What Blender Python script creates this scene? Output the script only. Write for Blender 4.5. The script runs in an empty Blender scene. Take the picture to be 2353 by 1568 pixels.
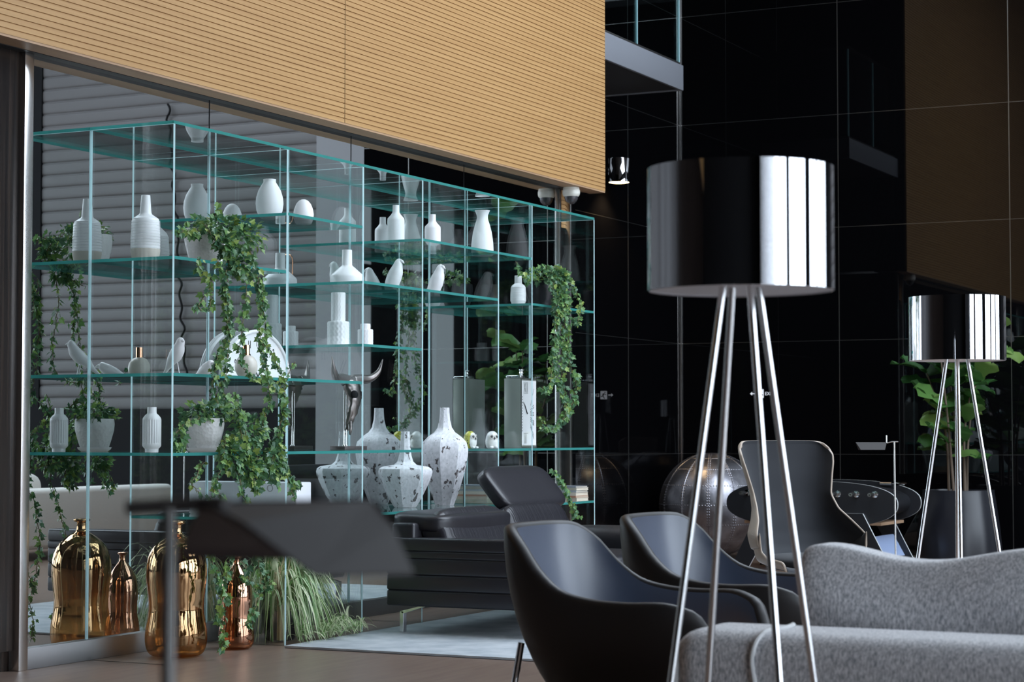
import bpy, bmesh, math, random
from mathutils import Vector, Matrix

# ---------------------------------------------------------------- camera, world, sun, exposure
C = bpy.context.scene.collection
SC = bpy.context.scene
PI = math.pi
FPX = 4700.0
EYE = 1.15
HEAD = math.atan(2344 / FPX)
PITCH = math.atan(217 / FPX)
cam_d = bpy.data.cameras.new('camera')
cam = bpy.data.objects.new('camera', cam_d)
C.objects.link(cam)
cam.location = (0, 0, EYE)
cam.rotation_euler = (PI / 2 + PITCH, 0, HEAD - PI / 2)
cam_d.sensor_width = 36
cam_d.lens = FPX / 2353 * 36
cam_d.clip_end = 300
cam_d.dof.use_dof = True
cam_d.dof.focus_distance = 11.0
cam_d.dof.aperture_fstop = 6.0
SC.camera = cam

SC.view_settings.view_transform = 'Standard'
SC.view_settings.look = 'None'
SC.view_settings.exposure = 1.02
SC.view_settings.gamma = 1.0
SC.view_settings.use_curve_mapping = False
SC.cycles.transparent_max_bounces = 40
SC.cycles.max_bounces = 10
SC.cycles.glossy_bounces = 8
SC.cycles.diffuse_bounces = 4
SC.cycles.sample_clamp_indirect = 8
SC.cycles.blur_glossy = 0.5
SC.cycles.caustics_reflective = True
SC.cycles.caustics_refractive = False

world = bpy.data.worlds.new('sky')
SC.world = world
world.use_nodes = True
wn = world.node_tree.nodes
wn['Background'].inputs['Color'].default_value = (0.77, 0.875, 1.0, 1)
wn['Background'].inputs['Strength'].default_value = 3.8

def portal(name, loc, rot, sx, sy):
    d = bpy.data.lights.new(name, 'AREA')
    d.shape = 'RECTANGLE'; d.size = sx; d.size_y = sy
    d.cycles.is_portal = True
    o = bpy.data.objects.new(name, d); C.objects.link(o)
    o.location = loc; o.rotation_euler = rot
portal('window_portal', (6.0, -7.25, 3.3), (PI / 2, 0, PI), 24.0, 6.6)
portal('added_skylight_portal', (12.9, -.5, 7.8), (0, 0, 0), 6.2, 10.0)  # portal for a ceiling opening added only to let in fill daylight

# ---------------------------------------------------------------- measuring: a pixel of the photograph to a world point
_F = Vector((math.cos(HEAD), math.sin(HEAD), 0)); _R = Vector((math.sin(HEAD), -math.cos(HEAD), 0))
def ray(px, py):
    u = (px - 1176.5) / FPX; v = (784 - py) / FPX
    c, s = math.cos(PITCH), math.sin(PITCH)
    return _F * (c - v * s) + _R * u + Vector((0, 0, s + v * c))
def at(px, py, X=None, Y=None, Z=None, D=None):
    d = ray(px, py)
    if X is not None: t = X / d.x
    elif Y is not None: t = Y / d.y
    elif Z is not None: t = (Z - EYE) / d.z
    else: t = D / d.dot(_F)
    return Vector((0, 0, EYE)) + d * t

# ---------------------------------------------------------------- materials
def mat(name, color=(.8, .8, .8), rough=.5, metal=0., spec=.5, coat=0., coat_r=.05, emit=None, es=0., sheen=0., aniso=0.):
    m = bpy.data.materials.new(name); m.use_nodes = True
    b = m.node_tree.nodes['Principled BSDF']
    b.inputs['Base Color'].default_value = (*color, 1)
    b.inputs['Roughness'].default_value = rough
    b.inputs['Metallic'].default_value = metal
    b.inputs['Specular IOR Level'].default_value = spec
    b.inputs['Coat Weight'].default_value = coat
    b.inputs['Coat Roughness'].default_value = coat_r
    b.inputs['Sheen Weight'].default_value = sheen
    b.inputs['Anisotropic'].default_value = aniso
    if emit:
        b.inputs['Emission Color'].default_value = (*emit, 1)
        b.inputs['Emission Strength'].default_value = es
    return m
def N(m, t, **kw):
    n = m.node_tree.nodes.new(t)
    for k, v in kw.items():
        if k in n.inputs.keys(): n.inputs[k].default_value = v
        else: setattr(n, k, v)
    return n
def L(m, a, b): m.node_tree.links.new(a, b)
def bsdf(m): return m.node_tree.nodes['Principled BSDF']
def coords(m, scale=(1, 1, 1)):
    tc = N(m, 'ShaderNodeTexCoord'); mp = N(m, 'ShaderNodeMapping')
    mp.inputs['Scale'].default_value = scale
    L(m, tc.outputs['Object'], mp.inputs['Vector'])
    return mp.outputs['Vector']
def ramp(m, fac, stops):
    r = N(m, 'ShaderNodeValToRGB'); e = r.color_ramp.elements
    while len(e) > 1: e.remove(e[-1])
    e[0].position = stops[0][0]; e[0].color = (*stops[0][1], 1)
    for p, c in stops[1:]:
        q = e.new(p); q.color = (*c, 1)
    L(m, fac, r.inputs['Fac'])
    return r.outputs['Color']
def noise_color(m, stops, scale=(1, 1, 1), ns=5., detail=4.):
    v = coords(m, scale); n = N(m, 'ShaderNodeTexNoise', Scale=ns, Detail=detail)
    L(m, v, n.inputs['Vector'])
    L(m, ramp(m, n.outputs['Fac'], stops), bsdf(m).inputs['Base Color'])
def add_bump(m, scale=(1, 1, 1), ns=50., strength=.2, dist=.002, tex='noise', detail=3.):
    v = coords(m, scale)
    if tex == 'noise':
        n = N(m, 'ShaderNodeTexNoise', Scale=ns, Detail=detail); out = n.outputs['Fac']
    else:
        n = N(m, 'ShaderNodeTexVoronoi', Scale=ns); out = n.outputs['Distance']
    L(m, v, n.inputs['Vector'])
    b = N(m, 'ShaderNodeBump', Strength=strength, Distance=dist)
    L(m, out, b.inputs['Height']); L(m, b.outputs['Normal'], bsdf(m).inputs['Normal'])

M = {}
M['floor'] = mat('polished_brown_floor', (.3, .2, .14), .34, spec=.5)
noise_color(M['floor'], [(.3, (.16, .108, .085)), (.7, (.215, .152, .118))], (1.2, 9, 1), 2.2, 6)
M['blackwall'] = mat('black_glass_panel', (.002, .002, .0025), .012, spec=.5)
M['seam'] = mat('dull_steel_seam', (.30, .30, .29), .35, 1.)
M['ceiling'] = mat('dark_ceiling', (.05, .05, .052), .8)
M['dark'] = mat('dark_matt', (.007, .007, .008), .7, spec=.15)
M['darkveneer'] = mat('dark_veneer', (.02, .015, .012), .22)
noise_color(M['darkveneer'], [(.35, (.008, .006, .006)), (.7, (.035, .025, .02))], (30, 1, .6), 1.5, 4)
M['steel'] = mat('brushed_steel', (.72, .70, .68), .25, 1.)
M['shadechrome'] = mat('mirror_chrome_shade', (.50, .50, .52), .03, 1.)
M['chrome'] = mat('chrome', (.88, .88, .9), .03, 1.)
M['satin'] = mat('satin_aluminium', (.82, .82, .83), .22, 1.)
M['wood'] = mat('oak_slats', (.55, .36, .2), .55)
noise_color(M['wood'], [(.3, (.41, .225, .085)), (.55, (.46, .265, .105)), (.75, (.51, .30, .125))], (.5, 2, 26), 2.0, 5)
M['soffitwood'] = mat('oak_board', (.42, .26, .15), .5)
noise_color(M['soffitwood'], [(.3, (.36, .22, .13)), (.7, (.46, .29, .17))], (.4, 8, 8), 2.0, 5)
M['charcoal'] = mat('charcoal_strip', (.02, .021, .023), .5)

def mirror_glass():
    m = mat('mirror_tinted_glass', (.70, .715, .715), .0, 1.)
    v = coords(m, (.5, .5, .5)); n = N(m, 'ShaderNodeTexNoise', Scale=1.6, Detail=1.)
    L(m, v, n.inputs['Vector'])
    b = N(m, 'ShaderNodeBump', Strength=.045, Distance=.01)
    L(m, n.outputs['Fac'], b.inputs['Height']); L(m, b.outputs['Normal'], bsdf(m).inputs['Normal'])
    return m
M['mirror'] = mirror_glass()

def clear_glass(name, tint=(.962, .985, .98), boost=1.):
    m = bpy.data.materials.new(name); m.use_nodes = True
    nt = m.node_tree; nt.nodes.clear()
    out = N(m, 'ShaderNodeOutputMaterial'); mx = N(m, 'ShaderNodeMixShader')
    tr = N(m, 'ShaderNodeBsdfTransparent', Color=(*tint, 1))
    gl = N(m, 'ShaderNodeBsdfGlossy', Roughness=0.0, Color=(1, 1, 1, 1))
    geo = N(m, 'ShaderNodeNewGeometry')
    dt = N(m, 'ShaderNodeVectorMath', operation='DOT_PRODUCT')
    L(m, geo.outputs['Incoming'], dt.inputs[0]); L(m, geo.outputs['Normal'], dt.inputs[1])
    ab = N(m, 'ShaderNodeMath', operation='ABSOLUTE'); L(m, dt.outputs['Value'], ab.inputs[0])
    sb = N(m, 'ShaderNodeMath', operation='SUBTRACT'); sb.inputs[0].default_value = 1; L(m, ab.outputs[0], sb.inputs[1])
    pw = N(m, 'ShaderNodeMath', operation='POWER'); L(m, sb.outputs[0], pw.inputs[0]); pw.inputs[1].default_value = 5
    ma = N(m, 'ShaderNodeMath', operation='MULTIPLY_ADD', use_clamp=True); L(m, pw.outputs[0], ma.inputs[0])
    ma.inputs[1].default_value = .96 * boost; ma.inputs[2].default_value = .04 * boost
    L(m, ma.outputs[0], mx.inputs[0]); L(m, tr.outputs[0], mx.inputs[1]); L(m, gl.outputs[0], mx.inputs[2])
    L(m, mx.outputs[0], out.inputs['Surface'])
    return m
M['glass'] = clear_glass('shelf_glass')
M['clear'] = clear_glass('clear_glass', (.97, .985, .98))
M['railglass'] = clear_glass('railing_glass', (.80, .86, .86))
def edge_mat(name, col, tr=.5):
    m = mat(name, col, .12, spec=.6)
    bsdf(m).inputs['Transmission Weight'].default_value = 0.0
    nt = m.node_tree; out = [n for n in nt.nodes if n.type == 'OUTPUT_MATERIAL'][0]
    t = N(m, 'ShaderNodeBsdfTranslucent', Color=(*col, 1)); mx = N(m, 'ShaderNodeMixShader'); mx.inputs[0].default_value = tr
    L(m, bsdf(m).outputs[0], mx.inputs[1]); L(m, t.outputs[0], mx.inputs[2]); L(m, mx.outputs[0], out.inputs['Surface'])
    return m
M['edge'] = edge_mat('green_glass_edge', (.07, .36, .33))
M['vedge'] = edge_mat('pale_glass_edge', (.66, .90, .93))

M['ceramic'] = mat('white_ceramic', (.90, .89, .90), .32)
M['ceramicmatt'] = mat('matt_white_ceramic', (.91, .90, .91), .55)
M['sand'] = mat('bare_clay', (.62, .57, .50), .8)
M['copper'] = mat('copper', (.85, .45, .28), .15, 1.)
M['embossed'] = mat('embossed_white_ceramic', (.74, .73, .72), .4)
add_bump(M['embossed'], (1, 1, 1), 55., .8, .003, 'voronoi')
M['soil'] = mat('soil', (.03, .02, .012), .95)

def leaf_mat(name, stops, rough=.38, tr=.25):
    m = mat(name, (.1, .2, .05), rough)
    g = N(m, 'ShaderNodeNewGeometry'); col = ramp(m, g.outputs['Random Per Island'], stops)
    L(m, col, bsdf(m).inputs['Base Color'])
    nt = m.node_tree; out = [n for n in nt.nodes if n.type == 'OUTPUT_MATERIAL'][0]
    t = N(m, 'ShaderNodeBsdfTranslucent'); mx = N(m, 'ShaderNodeMixShader'); mx.inputs[0].default_value = tr
    L(m, col, t.inputs['Color'])
    L(m, bsdf(m).outputs[0], mx.inputs[1]); L(m, t.outputs[0], mx.inputs[2]); L(m, mx.outputs[0], out.inputs['Surface'])
    return m
M['ivy'] = leaf_mat('ivy_leaves', [(0, (.045, .12, .065)), (.35, (.08, .19, .085)), (.6, (.12, .26, .09)), (.85, (.2, .35, .09)), (1, (.33, .42, .10))])
M['ivystem'] = mat('ivy_stem', (.16, .13, .06), .7)
M['spider'] = leaf_mat('spider_plant_leaves', [(0, (.10, .22, .06)), (.4, (.2, .34, .11)), (.55, (.55, .62, .38)), (1, (.74, .76, .54))])
M['fig'] = leaf_mat('fiddle_leaf', [(0, (.03, .11, .03)), (.6, (.08, .2, .05)), (1, (.22, .34, .09))], .3)
M['bark'] = mat('bark', (.15, .11, .08), .8)

def leather(name, col, rough, bump=.12):
    m = mat(name, col, rough, spec=.5)
    add_bump(m, (1, 1, 1), 9., bump, .01, 'noise', 5)
    return m
M['leatherfold'] = mat('creased_black_leather', (.022, .021, .026), .34)
add_bump(M['leatherfold'], (60, 2.2, 2.2), 1.0, .55, .008, 'noise', 2)
M['leather'] = leather('black_leather', (.022, .021, .026), .36, .16)
M['tub'] = mat('black_leather_blue_sheen', (.045, .058, .092), .38, spec=.9)  # blue base colour paints the window sheen onto black leather
add_bump(M['tub'], (1, 1, 1), 260., .12, .001)
M['tubout'] = mat('black_outer_leather', (.016, .014, .014), .5)
M['wing'] = mat('charcoal_wool', (.018, .020, .025), .85, sheen=.12)
M['shellbeige'] = mat('beige_moulded_shell', (.38, .31, .25), .5)
def fabric(name, a, b, sc=420.):
    m = mat(name, a, .92, sheen=.25)
    v = coords(m, (1, 1, .35)); n = N(m, 'ShaderNodeTexNoise', Scale=sc * .42, Detail=6., Roughness=.75)
    L(m, v, n.inputs['Vector']); L(m, ramp(m, n.outputs['Fac'], [(.38, a), (.62, b)]), bsdf(m).inputs['Base Color'])
    bp = N(m, 'ShaderNodeBump', Strength=.35, Distance=.002)
    L(m, n.outputs['Fac'], bp.inputs['Height']); L(m, bp.outputs['Normal'], bsdf(m).inputs['Normal'])
    return m
M['grey'] = fabric('grey_woven_fabric', (.24, .25, .28), (.82, .81, .82))
M['piping'] = mat('grey_piping', (.58, .58, .58), .9)
M['beige'] = fabric('beige_woven_fabric', (.72, .69, .65), (.84, .81, .77))
M['rug'] = mat('pale_grey_rug', (.55, .58, .60), .95)
noise_color(M['rug'], [(.3, (.36, .40, .44)), (.65, (.52, .55, .58))], (3, 3, 1), 2., 8)
add_bump(M['rug'], (1, 1, 1), 300., .5, .004)
M['shadewhite'] = mat('white_diffuser', (.85, .86, .9), .6)
M['lampgrey'] = mat('dark_grey_lacquer', (.028, .025, .024), .55, spec=.25)
M['gunmetal'] = mat('gunmetal', (.24, .21, .20), .33, 1.)
M['platedark'] = mat('dark_plate', (.12, .10, .10), .4, .6)
M['potdark'] = mat('dark_glazed_pot', (.012, .013, .018), .3, spec=.6)
M['book'] = mat('paper_edges', (.62, .55, .44), .8)
M['camwhite'] = mat('ivory_plastic', (.72, .71, .64), .4)
M['camdome'] = mat('smoked_dome', (.10, .10, .11), .04, .5, spec=.9)
M['clockcase'] = mat('aged_pale_metal', (.42, .44, .40), .35, .4)
M['clockface'] = mat('white_clock_face', (.82, .81, .82), .5)
M['ink'] = mat('black_ink', (.02, .02, .02), .6)
M['inkgrey'] = mat('grey_ink', (.28, .28, .28), .6)
M['boxwhite'] = mat('white_lacquer', (.76, .76, .80), .35)
M['brass'] = mat('glow_lamp_bulb', (1, .9, .6), .3, emit=(1, .72, .3), es=9.)
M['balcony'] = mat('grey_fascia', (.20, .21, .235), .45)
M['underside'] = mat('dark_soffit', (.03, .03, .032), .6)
M['corr'] = mat('grey_corrugated_metal', (.10, .096, .096), .5, .0)
M['smoothgrey'] = mat('smooth_grey_cladding', (.20, .205, .215), .5)
M['sign'] = mat('white_vinyl', (.75, .78, .82), .5, emit=(.75, .8, .9), es=.25)
M['tableblack'] = mat('black_laminate', (.012, .013, .016), .4)
M['tableedge'] = mat('pale_edge_band', (.8, .82, .81), .4)
M['ply'] = mat('plywood', (.42, .27, .17), .6)
M['skyreflection'] = mat('sky_reflection_blue', (.38, .48, .72), .3)  # colour of the sky mirrored at the football table leg

def distressed():
    m = mat('distressed_white_paint', (.7, .7, .72), .7)
    v = coords(m, (1, 1, .8)); n = N(m, 'ShaderNodeTexNoise', Scale=21., Detail=6., Roughness=.58); L(m, v, n.inputs['Vector'])
    n2 = N(m, 'ShaderNodeTexNoise', Scale=60., Detail=4.); L(m, v, n2.inputs['Vector'])
    a = ramp(m, n.outputs['Fac'], [(0, (0, 0, 0)), (.600, (0, 0, 0)), (.615, (1, 1, 1))])
    base = ramp(m, n2.outputs['Fac'], [(.3, (.58, .59, .61)), (.6, (.76, .76, .79))])
    mx = N(m, 'ShaderNodeMix', data_type='RGBA'); L(m, a, mx.inputs[0]); L(m, base, mx.inputs[6]); mx.inputs[7].default_value = (.10, .085, .085, 1)
    L(m, mx.outputs[2], bsdf(m).inputs['Base Color'])
    return m
M['distressed'] = distressed()

def fade_glass(name, metal_col, glass_col, z0, z1):
    """mercury-coated bottle: the metallic coating thins out towards the foot"""
    m = mat(name, metal_col, .06, 1.)
    nt = m.node_tree; out = [n for n in nt.nodes if n.type == 'OUTPUT_MATERIAL'][0]
    tc = N(m, 'ShaderNodeTexCoord'); sp = N(m, 'ShaderNodeSeparateXYZ'); L(m, tc.outputs['Object'], sp.inputs[0])
    nz = N(m, 'ShaderNodeTexNoise', Scale=7., Detail=4.); L(m, tc.outputs['Object'], nz.inputs['Vector'])
    ad = N(m, 'ShaderNodeMath', operation='MULTIPLY_ADD'); L(m, nz.outputs['Fac'], ad.inputs[0]); ad.inputs[1].default_value = .14; L(m, sp.outputs['Z'], ad.inputs[2])
    mr = N(m, 'ShaderNodeMapRange'); mr.inputs['From Min'].default_value = z0; mr.inputs['From Max'].default_value = z1
    mr.inputs['To Min'].default_value = .2; mr.inputs['To Max'].default_value = .93
    L(m, ad.outputs[0], mr.inputs['Value'])
    tr = N(m, 'ShaderNodeBsdfTransparent', Color=(*glass_col, 1)); mx = N(m, 'ShaderNodeMixShader')
    L(m, mr.outputs[0], mx.inputs[0]); L(m, tr.outputs[0], mx.inputs[1]); L(m, bsdf(m).outputs[0], mx.inputs[2]); L(m, mx.outputs[0], out.inputs['Surface'])
    b = N(m, 'ShaderNodeBump', Strength=.25, Distance=.01); n3 = N(m, 'ShaderNodeTexNoise', Scale=9., Detail=2.)
    L(m, tc.outputs['Object'], n3.inputs['Vector']); L(m, n3.outputs['Fac'], b.inputs['Height']); L(m, b.outputs['Normal'], bsdf(m).inputs['Normal'])
    return m
M['gold'] = fade_glass('gold_mercury_glass', (.60, .365, .185), (.78, .53, .28), .12, .50)
M['coppergl'] = fade_glass('copper_mercury_glass', (.62, .34, .22), (.80, .52, .34), .05, .33)

def riveted():
    m = mat('aged_aluminium', (.42, .41, .44), .36, 1.)
    v = coords(m); n = N(m, 'ShaderNodeTexNoise', Scale=7., Detail=5.); L(m, v, n.inputs['Vector'])
    L(m, ramp(m, n.outputs['Fac'], [(.3, (.24, .235, .26)), (.7, (.48, .47, .51))]), bsdf(m).inputs['Base Color'])
    b = N(m, 'ShaderNodeBump', Strength=.25, Distance=.02); L(m, n.outputs['Fac'], b.inputs['Height']); L(m, b.outputs['Normal'], bsdf(m).inputs['Normal'])
    return m
M['riveted'] = riveted()
def owl_mat(name, yellow):
    m = mat(name, (.8, .78, .72), .2)
    tc = N(m, 'ShaderNodeTexCoord'); sp = N(m, 'ShaderNodeSeparateXYZ'); L(m, tc.outputs['Object'], sp.inputs[0])
    vo = N(m, 'ShaderNodeTexVoronoi', Scale=95. if yellow else 70.); 
    mp = N(m, 'ShaderNodeMapping'); mp.inputs['Scale'].default_value = (1, 1, .6); L(m, tc.outputs['Object'], mp.inputs['Vector']); L(m, mp.outputs[0], vo.inputs['Vector'])
    spot = ramp(m, vo.outputs['Distance'], [(0, (1, 1, 1)), (.30 if yellow else .12, (1, 1, 1)), (.34 if yellow else .15, (0, 0, 0))])
    mx = N(m, 'ShaderNodeMix', data_type='RGBA'); L(m, spot, mx.inputs[0])
    mx.inputs[6].default_value = (.55, .52, .04, 1) if yellow else (.78, .77, .76, 1); mx.inputs[7].default_value = (.02, .02, .02, 1) if yellow else (.35, .36, .38, 1)
    # painted back and sides, plain front
    side = N(m, 'ShaderNodeMath', operation='GREATER_THAN'); L(m, sp.outputs['Y'], side.inputs[0]); side.inputs[1].default_value = -.026
    mx2 = N(m, 'ShaderNodeMix', data_type='RGBA'); L(m, side.outputs[0], mx2.inputs[0]); mx2.inputs[6].default_value = (.8, .78, .74, 1); L(m, mx.outputs[2], mx2.inputs[7])
    L(m, mx2.outputs[2], bsdf(m).inputs['Base Color'])
    return m
M['owly'] = owl_mat('yellow_spotted_glaze', True)
M['owlw'] = owl_mat('white_spotted_glaze', False)

# ---------------------------------------------------------------- mesh helpers
def BM(): return bmesh.new()
def obj(name, bm, m, parent=None, loc=None, smooth=True, rot=None, angle=40):
    me = bpy.data.meshes.new(name)
    bmesh.ops.recalc_face_normals(bm, faces=bm.faces[:]) if len(bm.faces) < 60000 else None
    bm.to_mesh(me); bm.free()
    for k in (m if isinstance(m, (list, tuple)) else [m]): me.materials.append(M[k] if isinstance(k, str) else k)
    if smooth:
        me.shade_smooth()
        if angle < 180:
            me.set_sharp_from_angle(angle=math.radians(angle))
    o = bpy.data.objects.new(name, me); C.objects.link(o)
    if parent is not None: o.parent = parent
    if loc is not None: o.location = loc
    if rot is not None: o.rotation_euler = rot
    return o
def thing(name, label, cat, loc=(0, 0, 0), rz=0., group=None):
    o = bpy.data.objects.new(name, None); C.objects.link(o)
    o.empty_display_size = .05
    o.location = loc; o.rotation_euler = (0, 0, rz)
    tag(o, label, cat, group); return o
def tag(o, label, cat, group=None):
    o['label'] = label; o['category'] = cat
    if group: o['group'] = group
    return o
def struct(name, bm, m, **kw):
    o = obj(name, bm, m, **kw); o['kind'] = 'structure'; return o
def dup(root, loc, rz, label, group=None):
    r = root.copy(); C.objects.link(r); r.location = loc; r.rotation_euler = (0, 0, rz); r['label'] = label
    if group: r['group'] = group
    for ch in list(root.children):
        c = ch.copy(); C.objects.link(c); c.parent = r
        for g in list(ch.children):
            d = g.copy(); C.objects.link(d); d.parent = c
    return r
def box(bm, x0, x1, y0, y1, z0, z1, mi=0, bev=0., seg=2):
    r = bmesh.ops.create_cube(bm, size=1)
    vs = r['verts']
    for v in vs:
        v.co = Vector(((x0 + x1) / 2 + v.co.x * (x1 - x0), (y0 + y1) / 2 + v.co.y * (y1 - y0), (z0 + z1) / 2 + v.co.z * (z1 - z0)))
    fs = list({f for v in vs for f in v.link_faces})
    for f in fs: f.material_index = mi
    if bev > 0:
        es = list({e for v in vs for e in v.link_edges})
        bmesh.ops.bevel(bm, geom=es, offset=bev, segments=seg, profile=.5, affect='EDGES')
def ring(bm, pts): return [bm.verts.new(p) for p in pts]
def bridge(bm, a, b, closed=True, mi=0):
    n = len(a)
    for i in range(n if closed else n - 1):
        j = (i + 1) % n
        try:
            f = bm.faces.new((a[i], a[j], b[j], b[i])); f.material_index = mi
        except ValueError: pass
def lathe(bm, prof, seg=32, rf=None, c=(0, 0), z0=0., caps=True, mi=0, mis=None, sx=1., sy=1.):
    rings = []
    for (r, z) in prof:
        pts = []
        for k in range(seg):
            th = 2 * PI * k / seg
            rr = r * (rf(th, z) if rf else 1)
            pts.append((c[0] + rr * math.cos(th) * sx, c[1] + rr * math.sin(th) * sy, z0 + z))
        rings.append(ring(bm, pts))
    for i in range(len(rings) - 1):
        bridge(bm, rings[i], rings[i + 1], True, mis[i] if mis else mi)
    if caps:
        if prof[0][0] > 1e-5:
            f = bm.faces.new(rings[0][::-1]); f.material_index = mis[0] if mis else mi
        if prof[-1][0] > 1e-5:
            f = bm.faces.new(rings[-1]); f.material_index = mis[-1] if mis else mi
def frame(d):
    d = d.normalized(); up = Vector((0, 0, 1)) if abs(d.z) < .95 else Vector((0, 1, 0))
    a = d.cross(up).normalized(); b = a.cross(d).normalized()
    return a, b
def tube(bm, pts, rad, seg=8, mi=0, caps=True, sq=(1, 1)):
    pts = [Vector(p) for p in pts]; n = len(pts)
    if not isinstance(rad, (list, tuple)): rad = [rad] * n
    rings = []; pa = None
    for i, p in enumerate(pts):
        d = (pts[min(i + 1, n - 1)] - pts[max(i - 1, 0)])
        if d.length < 1e-9: d = Vector((0, 0, 1))
        d.normalize()
        if pa is None: a, b = frame(d)
        else:
            a = (pa - d * pa.dot(d))
            a = a.normalized() if a.length > 1e-6 else frame(d)[0]
            b = a.cross(d).normalized()
        pa = a
        rings.append(ring(bm, [p + (a * math.cos(2 * PI * k / seg) * sq[0] + b * math.sin(2 * PI * k / seg) * sq[1]) * rad[i] for k in range(seg)]))
    for i in range(n - 1): bridge(bm, rings[i], rings[i + 1], True, mi)
    if caps:
        for r in (rings[0][::-1], rings[-1]):
            f = bm.faces.new(r); f.material_index = mi
def smooth_path(pts, n=6):
    pts = [Vector(p) for p in pts]
    if len(pts) < 3: 
        return [pts[0].lerp(pts[-1], k / n) for k in range(n + 1)]
    out = []
    P = [pts[0] * 2 - pts[1]] + pts + [pts[-1] * 2 - pts[-2]]
    for i in range(1, len(P) - 2):
        for k in range(n):
            t = k / n; a, b, c, d = P[i - 1], P[i], P[i + 1], P[i + 2]
            out.append(.5 * ((2 * b) + (c - a) * t + (2 * a - 5 * b + 4 * c - d) * t * t + (-a + 3 * b - 3 * c + d) * t ** 3))
    out.append(pts[-1]); return out
def interp(x, xs, ys):
    if x <= xs[0]: return ys[0]
    for i in range(len(xs) - 1):
        if x <= xs[i + 1]:
            t = (x - xs[i]) / (xs[i + 1] - xs[i]); return ys[i] + (ys[i + 1] - ys[i]) * t
    return ys[-1]
def sinterp(x, xs, ys):
    if x <= xs[0]: return ys[0]
    for i in range(len(xs) - 1):
        if x <= xs[i + 1]:
            t = (x - xs[i]) / (xs[i + 1] - xs[i]); t = t * t * (3 - 2 * t); return ys[i] + (ys[i + 1] - ys[i]) * t
    return ys[-1]
def pillow(bm, x0, x1, y0, y1, z0, z1, puff=.35, nx=14, ny=10, e=3.2, mi=0, seam=True):
    """a soft cushion: a superellipsoid box"""
    cx, cy, cz = (x0 + x1) / 2, (y0 + y1) / 2, (z0 + z1) / 2
    a, b, c = (x1 - x0) / 2, (y1 - y0) / 2, (z1 - z0) / 2
    tmp = bmesh.new(); bmesh.ops.create_cube(tmp, size=2)
    bmesh.ops.subdivide_edges(tmp, edges=tmp.edges[:], cuts=11, use_grid_fill=True)
    for v in tmp.verts:
        p = v.co.copy()
        q = (abs(p.x) ** e + abs(p.y) ** e + abs(p.z) ** e) ** (1 / e)
        p = p / q * max(abs(p.x), abs(p.y), abs(p.z))
        v.co = Vector((cx + p.x * a, cy + p.y * b, cz + p.z * c))
    tmp.verts.index_update(); nv = [bm.verts.new(v.co) for v in tmp.verts]
    for f in tmp.faces: bm.faces.new([nv[v.index] for v in f.verts]).material_index = mi
    tmp.free()

# ================================================================ THE ROOM
WY = 6.66          # mirror glass wall
WP = 6.465         # oak cladding face
ZS = 3.06          # underside of the oak cladding
WA = 7.565         # recessed black wall
XB = 18.92         # far black wall
CEIL = 7.6

bm = BM(); box(bm, -6, 19.9, -7.2, 8.2, -.1, 0); struct('floor', bm, 'floor', smooth=False)
bm = BM()
box(bm, -6, 19.9, 4.5, 8.2, CEIL, CEIL + .1); box(bm, -6, 19.9, -7.2, -5.5, CEIL, CEIL + .1)
for x0, x1 in ((-6, 9.8), (16, 19.9)): box(bm, x0, x1, -5.5, 4.5, CEIL, CEIL + .1)  # gap left between these slabs is an added skylight, for overhead daylight
struct('ceiling', bm, 'ceiling', smooth=False)
bm = BM(); box(bm, -60, 60, -60, -7.2, -.2, -.05); struct('ground', bm, mat('paving', (.42, .42, .42), .8), smooth=False)
bm = BM(); box(bm, -6.1, -6, -7.2, 8.2, 0, CEIL); struct('wall_back', bm, 'dark', smooth=False)
# black veneer wall left of the glass, with a recessed plinth
bm = BM()
box(bm, -6, 7.93, WY, WY + .1, .10, ZS)
box(bm, -6, 7.93, WY + .03, WY + .1, 0, .10)
struct('wall_left', bm, 'darkveneer', smooth=False)
# oak slatted cladding
def slats(bm, x0, x1, z0, z1, yf, pitch=.0305, gap=.006, dep=.007):
    z = z0; prof = []
    while z < z1 - pitch * .5:
        prof += [(yf, z), (yf, z + pitch - gap), (yf + dep, z + pitch - gap), (yf + dep, z + pitch)]
        z += pitch
    a = ring(bm, [(x0, y, q) for y, q in prof]); b = ring(bm, [(x1, y, q) for y, q in prof])
    bridge(bm, a, b, False)
bm = BM()
slats(bm, -6, 10.668, ZS, CEIL, WP); slats(bm, 10.674, 14.6, ZS, CEIL, WP)
a = ring(bm, [(14.6, WP, ZS), (14.6, WP, CEIL), (14.6, WY + .2, CEIL), (14.6, WY + .2, ZS)]); bm.faces.new(a)
struct('wall_left_cladding', bm, 'wood', smooth=False)
bm = BM(); box(bm, -6, 14.6, WP + .002, WY - .06, ZS - .012, ZS + .0); struct('trim_1', bm, 'soffitwood', smooth=False)
bm = BM(); box(bm, -6, 14.35, WY - .06, WY + .02, ZS - .015, ZS + .02); box(bm, -6, 14.6, WP + .014, WY + .2, ZS + .001, ZS + .02)
struct('trim_2', bm, 'charcoal', smooth=False)
bm = BM(); box(bm, -6, 14.6, WP + .02, 8.2, ZS + .02, CEIL); struct('wall_left_core', bm, 'dark', smooth=False)
# mirror-tinted glass panes
joints = [7.965, 9.52, 11.07, 12.60, 14.15]
for i in range(4):
    bm = BM(); box(bm, joints[i] + .006, joints[i + 1] - .006, WY + .0, WY + .012, .105, ZS - .01)
    struct('window_%d' % (i + 1), bm, 'mirror', smooth=False)
bm = BM()
for x in joints[1:4]: box(bm, x - .006, x + .006, WY + .001, WY + .014, .105, ZS - .01)
struct('trim_3', bm, 'dark', smooth=False)
bm = BM(); box(bm, 7.93, 14.15, WY + .014, WY + .06, .0, ZS); struct('wall_behind_glass', bm, 'dark', smooth=False)
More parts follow.
